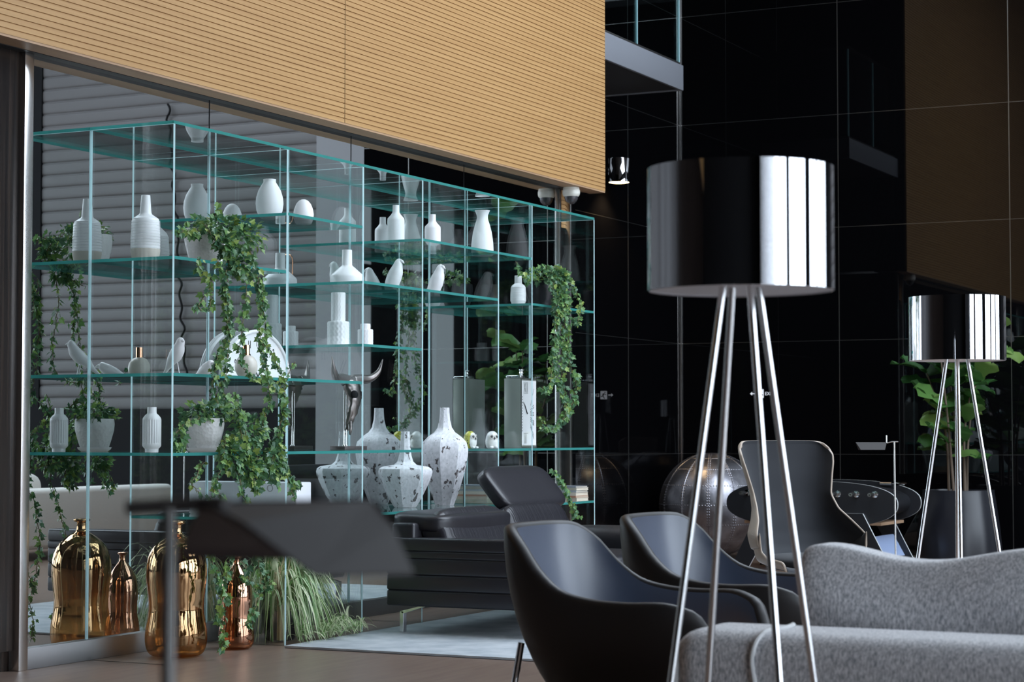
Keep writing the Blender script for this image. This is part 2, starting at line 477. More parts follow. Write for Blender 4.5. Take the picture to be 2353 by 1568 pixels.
# floor rail and posts
bm = BM(); box(bm, 7.93, 14.2, WY - .03, WY + .03, 0, .105, bev=.003); struct('baseboard_left', bm, mat('dull_rail', (.20, .195, .195), .5, 1.))
bm = BM(); box(bm, 7.90, 7.968, WY - .035, WY + .03, .0, ZS - .015, bev=.004); struct('trim_4', bm, 'steel')
bm = BM(); box(bm, 14.13, 14.165, WY - .02, WY + .03, .0, ZS - .015, bev=.003); box(bm, 14.325, 14.36, WY - .02, WY + .05, .0, ZS - .015, bev=.003)
struct('trim_5', bm, 'steel')
bm = BM(); slats(bm, 14.166, 14.325, 2.755, ZS - .015, WY + .02, .0305, .006, .008); struct('oak_reflection_strip', bm, 'wood', smooth=False)  # slat strip standing in for oak reflected between the posts
bm = BM(); box(bm, 14.166, 14.325, WY + .03, WY + .05, 0, ZS); struct('trim_7', bm, 'blackwall', smooth=False)
# recessed black glass wall, with panel seams
bm = BM(); box(bm, 14.361, 14.42, WY - .02, WA, 0, ZS); box(bm, 14.54, 14.599, WY + .2, WA, ZS + .02, CEIL); struct('wall_return', bm, 'blackwall', smooth=False)
bm = BM(); box(bm, 13.2, XB, WA, WA + .1, 0, CEIL); struct('wall_recess', bm, 'blackwall', smooth=False)
bm = BM()
for x in (17.61, 15.97, 14.33): box(bm, x - .005, x + .005, WA - .0015, WA + .001, 0, CEIL)
for z in (.97, 2.06, 3.15, 4.24, 5.33): box(bm, 13.2, XB, WA - .0012, WA + .001, z - .0016, z + .0016)
struct('trim_8', bm, 'seam', smooth=False)
bm = BM(); box(bm, XB - .022, XB, WA - .022, WA, 0, CEIL, bev=.004); struct('trim_9', bm, 'steel')
bm = BM(); box(bm, XB, XB + .1, 2.1, 8.2, 0, CEIL); struct('wall_far', bm, 'blackwall', smooth=False)
bm = BM()
for y in (5.93, 4.29, 2.65): box(bm, XB - .0015, XB + .001, y - .0035, y + .0035, 0, CEIL)
for z in (.97, 2.06, 3.15, 4.24, 5.33): box(bm, XB - .0012, XB + .001, 2.1, WA, z - .0016, z + .0016)
struct('trim_10', bm, 'seam', smooth=False)
bm = BM(); box(bm, XB - .02, XB - .001, 2.65, WA, 0, .025, bev=.003); struct('baseboard_far', bm, 'steel')
# beyond the black wall: smooth grey return, corrugated cladding, dark end (seen in the mirror glass)
bm = BM(); box(bm, XB, XB + .1, 1.5, 2.1, 0, CEIL); struct('wall_far_return', bm, 'smoothgrey', smooth=False)
bm = BM()
z = 1.45; prof = []
while z < CEIL:
    for q, d in ((0, 0), (.1, -.006), (.3, -.008), (.7, -.008), (.82, -.004), (.88, .008), (.95, .008)):
        prof.append((XB + .03 + d, z + .145 * q))
    z += .145
a = ring(bm, [(x, -2.3, q) for x, q in prof]); b = ring(bm, [(x, 1.5, q) for x, q in prof]); bridge(bm, a, b, False)
struct('wall_far_corrugated', bm, 'corr')
bm = BM(); box(bm, XB, XB + .1, -2.3, 1.5, 0, 1.45); box(bm, XB, XB + .1, -7.2, -2.3, 0, CEIL); box(bm, XB + .1, XB + .2, -2.4, 1.6, 0, CEIL)
struct('wall_far_dark', bm, 'dark', smooth=False)
# dark tube standing in for a cord's shadow on the corrugated wall
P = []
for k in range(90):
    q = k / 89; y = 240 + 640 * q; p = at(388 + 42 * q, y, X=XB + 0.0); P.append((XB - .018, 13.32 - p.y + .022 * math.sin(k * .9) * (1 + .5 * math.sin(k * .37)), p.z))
bm = BM(); tube(bm, P, .013, 6); o = obj('cord_shadow', bm, 'dark', None); tag(o, 'black wavy tube modelling a cord shadow on the corrugated wall, seen in the mirror glass', 'cord_shadow')
# window front on the daylight side: columns and mullions
bm = BM()
cols = [(-6, -4.65)] + [(-4.65 + .34 * k, -4.53 + .34 * k) for k in range(13)] + [(.9, 1.0), (2.32, 3.05), (4.1, 4.2), (5.0, 5.15), (6.6, 7.95), (9.1, 9.25), (10.2, 10.8), (12.0, 12.2), (13.1, 13.7), (15.6, 16.0), (17.0, 18.92)]
for a0, a1 in cols: box(bm, a0, a1, -7.15, -6.95, 0, CEIL)
box(bm, -6, XB, -7.12, -7.0, 0, .25); box(bm, -6, XB, -7.12, -7.0, 4.4, 4.5); box(bm, -6, XB, -7.15, -6.9, 6.0, CEIL)
struct('wall_right', bm, 'dark', smooth=False)

# ---------------------------------------------------------------- balcony with glass railing
t = thing('balcony', 'grey balcony slab with glass railing jutting from the oak cladding', 'balcony', (14.6, 6.56, 4.15))
bm = BM(); box(bm, .0, 1.9, 0, .03, 0, .22, bev=.004); box(bm, 1.87, 1.9, .03, 1.0, 0, .22, bev=.004); obj('fascia', bm, 'balcony', t)
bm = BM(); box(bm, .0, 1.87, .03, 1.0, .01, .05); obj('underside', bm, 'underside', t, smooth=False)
bm = BM(); box(bm, .0, 1.86, .02, .03, .221, .245); box(bm, 1.85, 1.86, .03, 1.0, .221, .245); obj('channel', bm, 'steel', t, smooth=False)
for k, (a0, a1) in enumerate(((0, .92), (.93, 1.845))):
    bm = BM(); box(bm, a0, a1, .02, .032, .245, 1.2); obj('glass_panel', bm, 'railglass', t, smooth=False)
bm = BM(); box(bm, 1.846, 1.858, .033, 1.0, .245, 1.2); obj('glass_panel', bm, 'railglass', t, smooth=False)
bm = BM(); box(bm, .921, .929, .018, .034, .245, 1.2); obj('glass_edge', bm, 'vedge', t, smooth=False)
bm = BM(); box(bm, 1.845, 1.862, .018, .0325, .245, 1.2); obj('glass_edge', bm, 'vedge', t, smooth=False)
bm = BM(); tube(bm, [(0, .026, 1.22), (1.85, .026, 1.22), (1.852, 1.0, 1.22)], .02, 10); obj('handrail', bm, 'chrome', t)

# ================================================================ GLASS SHELVING UNIT
SF = 6.135; SB = WY - .004; TH = .016
su = thing('glass_shelving_unit', 'tall frameless clear glass shelving unit standing against the mirror glass wall', 'shelving unit', (8.465, SB, 0))
XS = [8.465, 9.52, 10.34, 11.06, 12.10, 12.61, 13.65]
def glass_part(name, x0, x1, y0, y1, z0, z1, vertical):
    bm = BM(); ox, oy = 8.465, SB
    box(bm, x0 - ox, x1 - ox, y0 - oy, y1 - oy, z0, z1)
    dims = (x1 - x0, y1 - y0, z1 - z0); thin = dims.index(min(dims))
    for f in bm.faces:
        n = f.normal if f.normal.length > .1 else None
        f.normal_update(); n = f.normal
        ax = max(range(3), key=lambda i: abs(n[i]))
        f.material_index = 0 if ax == thin else 1
    return obj(name, bm, ['glass', 'vedge' if vertical else 'edge'], su, smooth=False)
for x in XS:
    glass_part('upright_panel', x - .008, x + .008, SF, SB, 0, 2.731, True)
SHELF = {'top': (2.731, 8.465, 13.65), 'B': (2.366, 9.52, 10.34), 'C': (2.043, 8.465, 9.52), 'D': (2.355, 11.06, 12.61), 'E': (2.043, 10.34, 12.10),
         'F': (2.043, 12.61, 13.65), 'G': (1.672, 10.34, 11.06), 'H': (1.450, 8.465, 10.34), 'I': (1.046, 8.465, 11.06), 'I2': (1.046, 12.10, 13.65),
         'J': (.676, 9.52, 12.10), 'J2': (.660, 12.61, 13.65)}
EPS = .0008
for k, (z, a0, a1) in SHELF.items():
    cuts = [a0] + [x for x in XS if a0 < x < a1] + [a1]
    if k == 'top': glass_part('shelf', a0 - .006, a1 + .006, SF, SB, z, z + TH, False); continue
    for p, q in zip(cuts, cuts[1:]):
        glass_part('shelf', p + .0085, q - .0085, SF, SB, z, z + TH, False)
def top(k): return SHELF[k][0] + TH + EPS

# ================================================================ THINGS ON THE SHELVES
def loc_pair(px, k, X, Y): return (X, Y, top(k))
def single(name, bm, m, label, cat, loc, rz=0., group=None, angle=40):
    o = obj(name, bm, m, loc=loc, rot=(0, 0, rz), angle=angle); tag(o, label, cat, group); return o
WG = 'white vases and bottles on the glass shelves'

# long-neck ribbed bottle (upper left)
def ribbed_prof(h, r, neck_r, sh, ztop_ribs, n=11):
    p = [(r * .78, 0), (r * .82, .004)]
    z = .02; p += [(r * .93, z), (r * .99, h * .13)]
    z0 = h * .15
    for i in range(n):
        zz = z0 + (ztop_ribs - z0) * i / n; s = 1.0 - .12 * max(0, (i - n * .4) / n) ** 1.0
        d = (ztop_ribs - z0) / n
        p += [(r * s, zz), (r * s * 1.0, zz + d * .75), (r * s * .965, zz + d * .9)]
    return p
prof = ribbed_prof(.345, .077, .024, 0, .215)
prof += [(.068, .222), (.034, .245), (.030, .255), (.024, .335), (.023, .345), (.019, .345), (.019, .25), (0, .24)]
mis = [1 if z < .052 else 0 for r, z in prof]
bm = BM(); lathe(bm, prof, 40, mis=mis)
single('bottle_vase', bm, ['ceramic', 'sand'], 'white ribbed long-necked bottle vase with sandy base, on the upper left shelf', 'vase', (8.68, 6.47, top('C')), group=WG)
# vase partly behind the ivy pot
prof = ribbed_prof(.27, .085, .03, 0, .20, 9) + [(.07, .215), (.035, .25), (.033, .285), (.028, .285), (.028, .24), (0, .235)]
bm = BM(); lathe(bm, prof, 40); single('ribbed_vase', bm, 'ceramic', 'white ribbed short-necked vase half hidden behind the upper ivy pot', 'vase', (9.27, 6.47, top('C')), group=WG)
# pear vase
prof = [(.045, 0), (.06, .01), (.074, .045), (.079, .085), (.076, .12), (.064, .16), (.047, .19), (.037, .205), (.035, .212), (.036, .225), (.031, .225), (.030, .2), (0, .19)]
bm = BM(); lathe(bm, prof, 40); single('pear_vase', bm, 'ceramicmatt', 'white pear-shaped vase on the highest left shelf', 'vase', (9.76, 6.41, top('B')), group=WG, angle=60)
# egg
prof = [(.040, 0), (.048, .006), (.058, .035), (.060, .06), (.055, .09), (.043, .12), (.028, .138), (.012, .1465), (0, .148)]
bm = BM(); lathe(bm, prof, 36); single('ceramic_egg', bm, 'ceramicmatt', 'white ceramic egg beside the pear-shaped vase', 'ornament', (10.12, 6.41, top('B')), angle=70)
# funnel bottle with copper handle
t = thing('jug', 'wide-shouldered white jug with narrow neck, next to the ceramic birds', 'jug', (10.63, 6.42, top('E')), group=WG)
prof = [(.09, 0), (.10, .004), (.104, .03), (.103, .052), (.098, .062), (.05, .105), (.034, .118), (.031, .125), (.030, .215), (.026, .215), (.026, .13), (0, .12)]
bm = BM(); lathe(bm, prof, 44); obj('body', bm, 'ceramic', t)
bm = BM(); hd = Vector((.895, .446, 0)); hd2 = Vector((.895, .446, 0))
tube(bm, smooth_path([hd * .028 + Vector((0, 0, .205)), hd * .06 + Vector((0, 0, .21)), hd * .085 + Vector((0, 0, .19)), hd * .088 + Vector((0, 0, .13)), hd * .086 + Vector((0, 0, .068))]), .0042, 8); obj('handle', bm, 'copper', t)
# penguin-like birds
def upright_bird(label, loc, rz):
    sp = [(0, .055, .0), (0, .045, .02), (0, .03, .05), (0, .012, .09), (0, -.004, .13), (0, -.014, .165), (0, -.022, .19), (0, -.034, .204)]
    ra = [.022, .036, .045, .049, .044, .032, .024, .012]
    bm = BM(); tube(bm, smooth_path(sp, 4), [interp(i / 28, [k / 7 for k in range(8)], ra) for i in range(29)], 20)
    bmesh.ops.scale(bm, vec=(.88, 1, 1), verts=bm.verts)
    for s in (-1, 1):
        tube(bm, [(s * .018, .02, .03), (s * .018, .0, .0)], [.014, .010], 10)
    tube(bm, [(0, -.030, .196), (0, -.046, .192), (0, -.058, .180)], [.014, .009, .002], 10)
    for v in bm.verts: v.co.z = max(v.co.z, 0)
    return single('bird_figurine', bm, 'ceramic', label, 'figurine', loc, rz, 'white ceramic birds on the glass shelves', 180)
upright_bird('white upright ceramic bird just right of the wide-shouldered jug', (11.26, 6.44, top('E')), .1)
upright_bird('white upright ceramic bird, the further right of the two on the middle shelf', (11.76, 6.41, top('E')), -.05)
# small bottle on the right shelf
prof = ribbed_prof(.205, .055, .02, 0, .125, 9) + [(.045, .135), (.026, .15), (.025, .205), (.021, .205), (.021, .15), (0, .14)]
bm = BM(); lathe(bm, prof, 36); single('small_bottle_vase', bm, 'ceramic', 'small white ribbed bottle vase beside the dark glass ivy pot', 'vase', (12.77, 6.32, top('F')), group=WG)
# two plain bottles and a carafe
def plain_bottle(h, r, label, loc):
    prof = [(r * .94, 0), (r, .006), (r, h * .60), (r * .96, h * .66), (r * .55, h * .76), (r * .40, h * .82), (r * .38, h), (r * .31, h), (r * .31, h * .8), (0, h * .78)]
    bm = BM(); lathe(bm, prof, 36); return single('white_bottle', bm, 'ceramicmatt', label, 'bottle', loc, group=WG, angle=50)
plain_bottle(.25, .055, 'taller plain white ceramic bottle with short neck, left of the front glass corner', (11.33, 6.48, top('D')))
plain_bottle(.235, .053, 'plain white ceramic bottle between the taller bottle and the flared carafe', (11.80, 6.47, top('D')))
prof = [(.070, 0), (.075, .005), (.077, .03), (.074, .09), (.064, .16), (.050, .215), (.040, .245), (.037, .262), (.039, .28), (.047, .30), (.052, .31), (.048, .31), (.033, .265), (0, .24)]
bm = BM(); lathe(bm, prof, 40); single('carafe', bm, 'ceramicmatt', 'tall white waisted carafe with flared lip on the upper right shelf', 'vase', (12.34, 6.38, top('D')), group=WG, angle=60)
# textured two-tier vases
def dia(th, z): return 1 + .045 * abs(math.sin(8 * th + 95 * z)) * abs(math.sin(8 * th - 95 * z)) + .012 * math.sin(16 * th)
def tiers(name, label, loc, steps):
    bm = BM(); prof = []
    for i, (r, z0, z1) in enumerate(steps):
        n = max(2, int((z1 - z0) / .006))
        prof += [(r * .97, z0)] + [(r, z0 + (z1 - z0) * k / n) for k in range(1, n)] + [(r * .96, z1)]
    prof += [(prof[-1][0] * .8, prof[-1][1]), (prof[-1][0] * .8, prof[-1][1] - .03), (0, prof[-1][1] - .03)]
    lathe(bm, prof, 72, rf=dia); return single(name, bm, 'ceramic', label, 'vase', loc, group=WG)
tiers('tiered_vase', 'tall white two-tier vase with embossed pattern in the centre of the shelves', (10.53, 6.42, top('G')), [(.064, 0, .145), (.042, .148, .32)])
tiers('small_tiered_vase', 'small white embossed vase with stepped foot and neck, right of the tall two-tier vase', (10.80, 6.39, top('G')), [(.030, 0, .012), (.046, .012, .11), (.030, .112, .145)])
# songbirds
def songbird(label, loc, rz, s, legs):
    t = thing('songbird', label, 'figurine', loc, rz, 'white ceramic birds on the glass shelves')
    lift = .055 if legs else .0
    bm = BM()
    if legs:
        sp = [(0, .125, .0), (0, .085, .035), (0, .045, .075), (0, .01, .10), (0, -.018, .13), (0, -.033, .158), (0, -.044, .178), (0, -.052, .186)]
        ra = [.005, .012, .027, .036, .034, .025, .021, .011]
        bk = [(0, -.050, .176), (0, -.074, .170)]
    else:
        sp = [(0, .105, .003), (0, .07, .014), (0, .03, .028), (0, -.005, .038), (0, -.03, .052), (0, -.046, .063), (0, -.054, .066)]
        ra = [.003, .010, .024, .031, .027, .021, .011]
        bk = [(0, -.056, .062), (0, -.080, .052)]
    P = smooth_path(sp, 4); k = len(P) - 1; m = len(ra) - 1
    tube(bm, P, [interp(i / k, [j / m for j in range(m + 1)], ra) for i in range(k + 1)], 18)
    tube(bm, [bk[0], Vector(bk[0]).lerp(Vector(bk[1]), .5), bk[1]], [.011, .007, .0012], 10)
    bmesh.ops.scale(bm, vec=(s, s, s), verts=bm.verts)
    for v in bm.verts: v.co.z = max(v.co.z, 0)
    obj('body', bm, 'ceramic', t, angle=180)
    if legs:
        for q in (-1, 1):
            bm = BM(); tube(bm, [(q * .012, .012, .078 * s), (q * .018, -.004, 0)], .0028, 6); obj('leg', bm, 'ceramic', t)
songbird('white ceramic songbird standing upright on wire legs, left shelf below the bottle vase', (8.78, 6.34, top('H')), -.38, 1.0, True)
songbird('white ceramic songbird crouching low beside the clock', (9.05, 6.34, top('H')), -.35, 1.05, False)
# ball vase with copper neck
t = thing('globe_vase', 'cream globe vase with a copper tube neck behind the hanging ivy', 'vase', (9.37, 6.30, top('H')), group=WG)
bm = BM(); lathe(bm, [(.028, 0), (.045, .008), (.060, .035), (.063, .062), (.058, .088), (.042, .112), (.02, .122)], 36); obj('body', bm, mat('cream_ceramic', (.66, .62, .55), .35), t, angle=60)
bm = BM(); lathe(bm, [(.0195, .1215), (.0195, .178), (.016, .178), (.016, .13)], 28, caps=False); obj('neck', bm, 'copper', t)
# half-round clock
t = thing('mantel_clock', 'large white half-round clock with black numerals behind the ivy', 'clock', (9.90, 6.598, top('H')), 0)
R0 = .285; pts = [(.335 * math.cos(PI * k / 40), R0 * math.sin(PI * k / 40)) for k in range(41)]
bm = BM(); a = ring(bm, [(x, -.02, z) for x, z in pts]); b = ring(bm, [(x, .02, z) for x, z in pts]); bridge(bm, a, b, True); bm.faces.new(a); bm.faces.new(b[::-1]); obj('case', bm, 'clockface', t)
bm = BM(); P = [(x * .985, -.022, z * .985 + .002) for x, z in pts]; tube(bm, P, .011, 8); obj('rim', bm, 'ceramic', t)
bm = BM(); box(bm, -.05, .05, .0215, .045, .09, .19, bev=.006); obj('movement_box', bm, 'inkgrey', t)
def word(name, s, size, m, parent, loc, rot, ext=.0006, align='CENTER'):
    c = bpy.data.curves.new(name, 'FONT'); c.body = s; c.size = size; c.extrude = ext; c.align_x = align; c.align_y = 'CENTER'
    q = bpy.data.objects.new('text_source', c); C.objects.link(q); me = bpy.data.meshes.new_from_object(q); bpy.data.objects.remove(q)
    me.materials.clear(); me.materials.append(M[m]); o = bpy.data.objects.new(name, me); C.objects.link(o); o.parent = parent; o.location = loc; o.rotation_euler = rot; return o
for s, an in (('12', 90), ('11', 110), ('1', 70), ('10', 131), ('2', 49), ('9', 155), ('3', 25)):
    a = math.radians(an); o = word('numeral', s, .055, 'ink', t, (.25 * math.cos(a), -.0215, .215 * math.sin(a)), (PI / 2, 0, 0)); o.scale = (.7, 1.15, 1)
bm = BM(); tube(bm, [(0, -.024, .02), (-.085, -.024, .15)], .003, 6); obj('hand', bm, 'ink', t)
bm = BM(); tube(bm, [(0, -.024, .02), (.06, -.024, .1)], .0035, 6); obj('hand', bm, 'ink', t)
# fluted vase
def flute(th, z): return 1 - (.055 * (.5 + .5 * math.cos(22 * th)) ** 3 if .045 < z < .165 else 0)
prof = [(.034, 0), (.035, .018), (.043, .026), (.048, .034), (.048, .044), (.048, .047)] + [(.048, .05 + .114 * k / 8) for k in range(9)] + [(.048, .168), (.045, .178), (.034, .192), (.026, .198), (.0235, .203), (.0235, .232), (.019, .232), (.019, .2), (0, .19)]
bm = BM(); lathe(bm, prof, 110, rf=flute); single('fluted_vase', bm, 'ceramic', 'white vertically fluted bottle vase on the shelf level with the left ivy pot', 'vase', (8.60, 6.36, top('I')), group=WG)
# bull skull
t = thing('bull_skull_sculpture', 'bronze-coloured horned bull skull sculpture on two thin rods', 'sculpture', (10.74, 6.47, top('I')), -.06)
bm = BM(); box(bm, -.12, .12, -.055, .055, 0, .022, bev=.002); obj('base', bm, 'platedark', t)
for q in (-1, 1):
    bm = BM(); tube(bm, [(q * .012 - .04, 0, .022), (q * .012 - .035, 0, .36)], .0035, 8); lathe(bm, [(.009, .022), (.008, .028), (.004, .032)], 12, c=(q * .012 - .04, 0)); obj('rod', bm, 'steel', t)
bm = BM()
P = smooth_path([(-.045, -.02, .12), (-.04, -.035, .18), (-.02, -.045, .25), (0, -.04, .32), (0, -.02, .39), (0, 0, .43)], 4); n = len(P) - 1
def hexr(i): return interp(i / n, [0, .15, .4, .62, .8, 1], [.010, .026, .042, .062, .070, .05])
tube(bm, P, [hexr(i) for i in range(n + 1)], 18, sq=(1, .62))
rng = random.Random(3)
for v in bm.verts: v.co += Vector((rng.uniform(-1, 1), rng.uniform(-1, 1), rng.uniform(-1, 1))) * .006
tube(bm, smooth_path([(-.035, -.03, .2), (-.055, -.05, .13), (-.06, -.05, .09)], 3), [.02, .016, .014, .012, .010, .008, .004], 10)
obj('skull', bm, 'gunmetal', t, angle=180)
for q in (-1, 1):
    bm = BM(); lathe(bm, [(.026, 0), (.021, .006), (.012, .010), (0, .008)], 16); 
    o = obj('eye_socket', bm, 'dark', t, loc=(q * .040, -.068 if q < 0 else -.060, .335), rot=(PI / 2, 0, q * .5))
    bm = BM(); Q = smooth_path([(q * .03, 0, .42), (q * .10, -.01, .432), (q * .18, -.03, .437), (q * .24, -.055, .48), (q * .275, -.065, .56)], 5); k = len(Q) - 1
    tube(bm, Q, [interp(i / k, [0, .3, .7, 1], [.038, .030, .019, .003]) for i in range(k + 1)], 14); obj('horn', bm, 'gunmetal', t, angle=180)
# owls
def owl(label, loc, rz, m):
    t = thing('owl_figurine', label, 'figurine', loc, rz, 'painted ceramic owls')
    bm = BM(); lathe(bm, [(.030, 0), (.040, .006), (.047, .03), (.048, .05), (.043, .08), (.032, .103), (.015, .115), (0, .117)], 32, sy=.95); obj('body', bm, m, t, angle=70)
    for q in (-1, 1):
        bm = BM(); lathe(bm, [(.017, 0), (.016, .002), (.009, .003)], 20, mis=[0, 1, 2]); lathe(bm, [(.006, .003), (.0055, .0045), (0, .005)], 12, mi=2)
        obj('eye', bm, ['ceramic', 'sand', 'ink'], t, loc=(q * .0175, -.0395, .078), rot=(PI / 2 - .15, 0, q * .42))
    bm = BM(); tube(bm, [(0, -.040, .074), (0, -.050, .066), (0, -.049, .056)], [.006, .005, .001], 8); obj('beak', bm, 'ink', t)
    for q in (-1, 1):
        bm = BM(); pillow(bm, q * .02 - .012, q * .02 + .012, -.052, -.03, 0, .014); obj('foot', bm, 'ceramic', t)
owl('yellow and black spotted ceramic owl on the shelf above the leather sofa', (12.17, 6.385, top('I2')), -.15, 'owly')
owl('white ceramic owl with orange-ringed eyes on the shelf above the leather sofa', (12.46, 6.365, top('I2')), -.75, 'owlw')
# tall box clock
t = thing('tower_clock', 'tall rectangular box clock with Roman numerals and a flask stopper on top', 'clock', (12.95, 6.39, top('I2')))
bm = BM(); box(bm, 0, .245, 0, .13, .0, .49, bev=.002); obj('case', bm, 'clockcase', t)
bm = BM(); box(bm, .012, .24, -.003, 0, .018, .475); obj('clock_face', bm, 'clockface', t, smooth=False)
bm = BM()
for a0, a1, b0, b1 in ((.0, .245, .484, .494), (.0, .245, 0, .010)): box(bm, a0, a1, -.005, 0, a1 and b0, b1)
box(bm, .0, .008, -.005, 0, .01, .484); box(bm, .240, .245, -.005, 0, .01, .484); obj('frame', bm, 'steel', t, smooth=False)
bm = BM(); box(bm, .0, .10, .0, .12, .4905, .512, bev=.008, seg=3); lathe(bm, [(.016, .512), (.010, .52), (.018, .532), (.010, .545), (.02, .552), (.022, .556), (.0, .557)], 20, c=(.11, .05)); tube(bm, [(.11, .05, .49), (.11, .05, .515)], .014, 12); obj('stopper', bm, 'chrome', t)
bm = BM()
def stroke(x0, z0, x1, z1, w=.003):
    d = Vector((x1 - x0, 0, z1 - z0)).normalized(); n = Vector((-d.z, 0, d.x)) * w / 2
    vs = [bm.verts.new((x0 + n.x, -.0045, z0 + n.z)), bm.verts.new((x0 - n.x, -.0045, z0 - n.z)), bm.verts.new((x1 - n.x, -.0045, z1 - n.z)), bm.verts.new((x1 + n.x, -.0045, z1 + n.z))]
    bm.faces.new(vs)
# XII at the top
for (x0, x1) in ((.045, .075), (.075, .045)): stroke(x0, .39, x1, .465, .004)
stroke(.090, .39, .090, .465); stroke(.102, .39, .102, .465)
for s in (.11, ): stroke(.04, .385, s, .385, .002)
# I, II, III, IIII, V down the right
stroke(.15, .30, .205, .42, .003)
for d in (0, .016): stroke(.150, .270 - d, .205, .305 - d, .005)
for d in (0, .010, .020): stroke(.150, .25 - d, .205, .25 - d, .004)
for d in (0, .014, .026): stroke(.150, .215 - d, .205, .185 - d, .005)
stroke(.15, .15, .205, .06, .004); stroke(.15, .165, .205, .085, .003)
# VI at the bottom
stroke(.065, .03, .075, .10); stroke(.085, .03, .075, .10); stroke(.055, .03, .055, .10); stroke(.04, .102, .11, .102, .002)
for z in [.12 + .02 * k for k in range(13)]: stroke(.014, z, .024, z, .006)
obj('numerals', bm, 'ink', t, smooth=False)
bm = BM(); tube(bm, [(.095, -.007, .24), (.055, -.007, .30), (.03, -.007, .325)], [.004, .003, .001], 6)
obj('hand', bm, 'ink', t)
# distressed white floor vases
def oct_vase(label, loc, rz, prof, group):
    bm = BM(); lathe(bm, prof, 8); o = obj('distressed_vase', bm, 'distressed', loc=loc, rot=(0, 0, rz), angle=28)
    mo = o.modifiers.new('round', 'BEVEL'); mo.width = .006; mo.segments = 2; mo.limit_method = 'ANGLE'; mo.angle_limit = .5
    tag(o, label, 'vase', group)
G8 = 'distressed white eight-sided vases'
tall = [(.062, 0), (.070, .02), (.10, .10), (.135, .22), (.155, .32), (.158, .37), (.145, .415), (.11, .45), (.07, .478), (.048, .51), (.036, .56), (.032, .61), (.031, .64), (.026, .64), (.026, .58), (0, .5)]
wide = [(.068, 0), (.076, .008), (.104, .055), (.132, .11), (.156, .16), (.171, .20), (.176, .225), (.170, .245), (.150, .258), (.115, .263), (.075, .270), (.052, .290), (.040, .33), (.034, .38), (.030, .44), (.028, .482), (.023, .482), (.023, .42), (0, .36)]
zj = SHELF['J'][0] + TH + EPS
oct_vase('tall distressed white faceted vase with a long neck, behind the sofa', (11.86, 6.41, zj), .3, tall, G8)
oct_vase('squat broad-shouldered distressed white faceted vase, left of the tall one', (11.37, 6.43, zj), .32, wide, G8)
# white box planter
t = thing('box_planter', 'long white lacquered box planter with ring emblems, under the ivy on the low shelf', 'planter', (9.87, 6.29, zj))
bm = BM(); box(bm, 0, .16, 0, .355, 0, .19, bev=.008); obj('box', bm, 'boxwhite', t)
bm = BM()
Q = [(-.001, .178 + .018 * math.cos(2 * PI * k / 24), .155 + .018 * math.sin(2 * PI * k / 24)) for k in range(25)]; tube(bm, Q, .0022, 6, caps=False); obj('ring_emblem', bm, 'inkgrey', t)
# books on the low right shelf
rng = random.Random(8); z = SHELF['J2'][0] + TH + EPS
cols = [(.60, .52, .42), (.45, .20, .12), (.55, .48, .40), (.30, .33, .36), (.62, .56, .46), (.20, .22, .26)]
lab = ['thick cream book at the bottom of the stack on the low right shelf', 'thin red-brown book second from the bottom of the low right stack', 'cream book in the middle of the low right shelf stack', 'grey book above the middle of the low right shelf stack', 'pale cream book second from the top of the low right stack', 'thin dark blue-grey book on top of the low right stack']
for k in range(6):
    h = (.026, .012, .024, .014, .02, .010)[k]; w = .21 + rng.uniform(-.02, .01)
    b = thing('book', lab[k], 'book', (13.385 + rng.uniform(-.008, .008), 6.16, z), rng.uniform(-.04, .04), 'books stacked on the low right shelf')
    bm = BM(); box(bm, .003, w - .003, .003, .267, .002, h - .002); obj('pages', bm, 'book', b, smooth=False)
    bm = BM(); box(bm, 0, w, 0, .27, 0, .002); box(bm, 0, w, 0, .27, h - .002, h); box(bm, 0, .003, 0, .27, .002, h - .002); obj('cover', bm, mat('book_cover', cols[k], .5), b, smooth=False)
    z += h + .0004
# dome camera under the oak soffit
t = thing('dome_camera', 'ivory dome security camera under the oak soffit', 'security camera', (14.16, 6.555, ZS - .0125))
bm = BM(); lathe(bm, [(.062, 0), (.064, -.02), (.067, -.022), (.067, -.045), (.063, -.060), (.054, -.070)][::-1], 32); obj('housing', bm, 'camwhite', t)
bm = BM(); lathe(bm, [(0, -.130), (.022, -.126), (.042, -.108), (.051, -.088), (.0535, -.070)], 28, caps=False); obj('dome', bm, 'camdome', t, angle=180)
# wall downlight
t = thing('wall_downlight', 'polished cylinder downlight glowing warm, high on the recessed black wall', 'lamp', (17.02, 7.40, 3.45))
bm = BM(); lathe(bm, [(.095, .0), (.10, .004), (.10, .215), (.097, .22), (0, .22)], 40, caps=False); obj('housing', bm, 'chrome', t)
bm = BM(); lathe(bm, [(0, .012), (.09, .012), (.092, .004)], 32, caps=False); obj('bulb', bm, 'brass', t)
bm = BM(); box(bm, -.03, .03, .09, .165, .08, .14, bev=.004); obj('bracket', bm, 'chrome', t)
ld = bpy.data.lights.new('downlight_glow', 'SPOT'); ld.energy = 25; ld.color = (1, .68, .35); ld.spot_size = 2.0; ld.shadow_soft_size = .08
lo = bpy.data.objects.new('downlight_glow', ld); C.objects.link(lo); lo.location = (17.02, 7.40, 3.43)
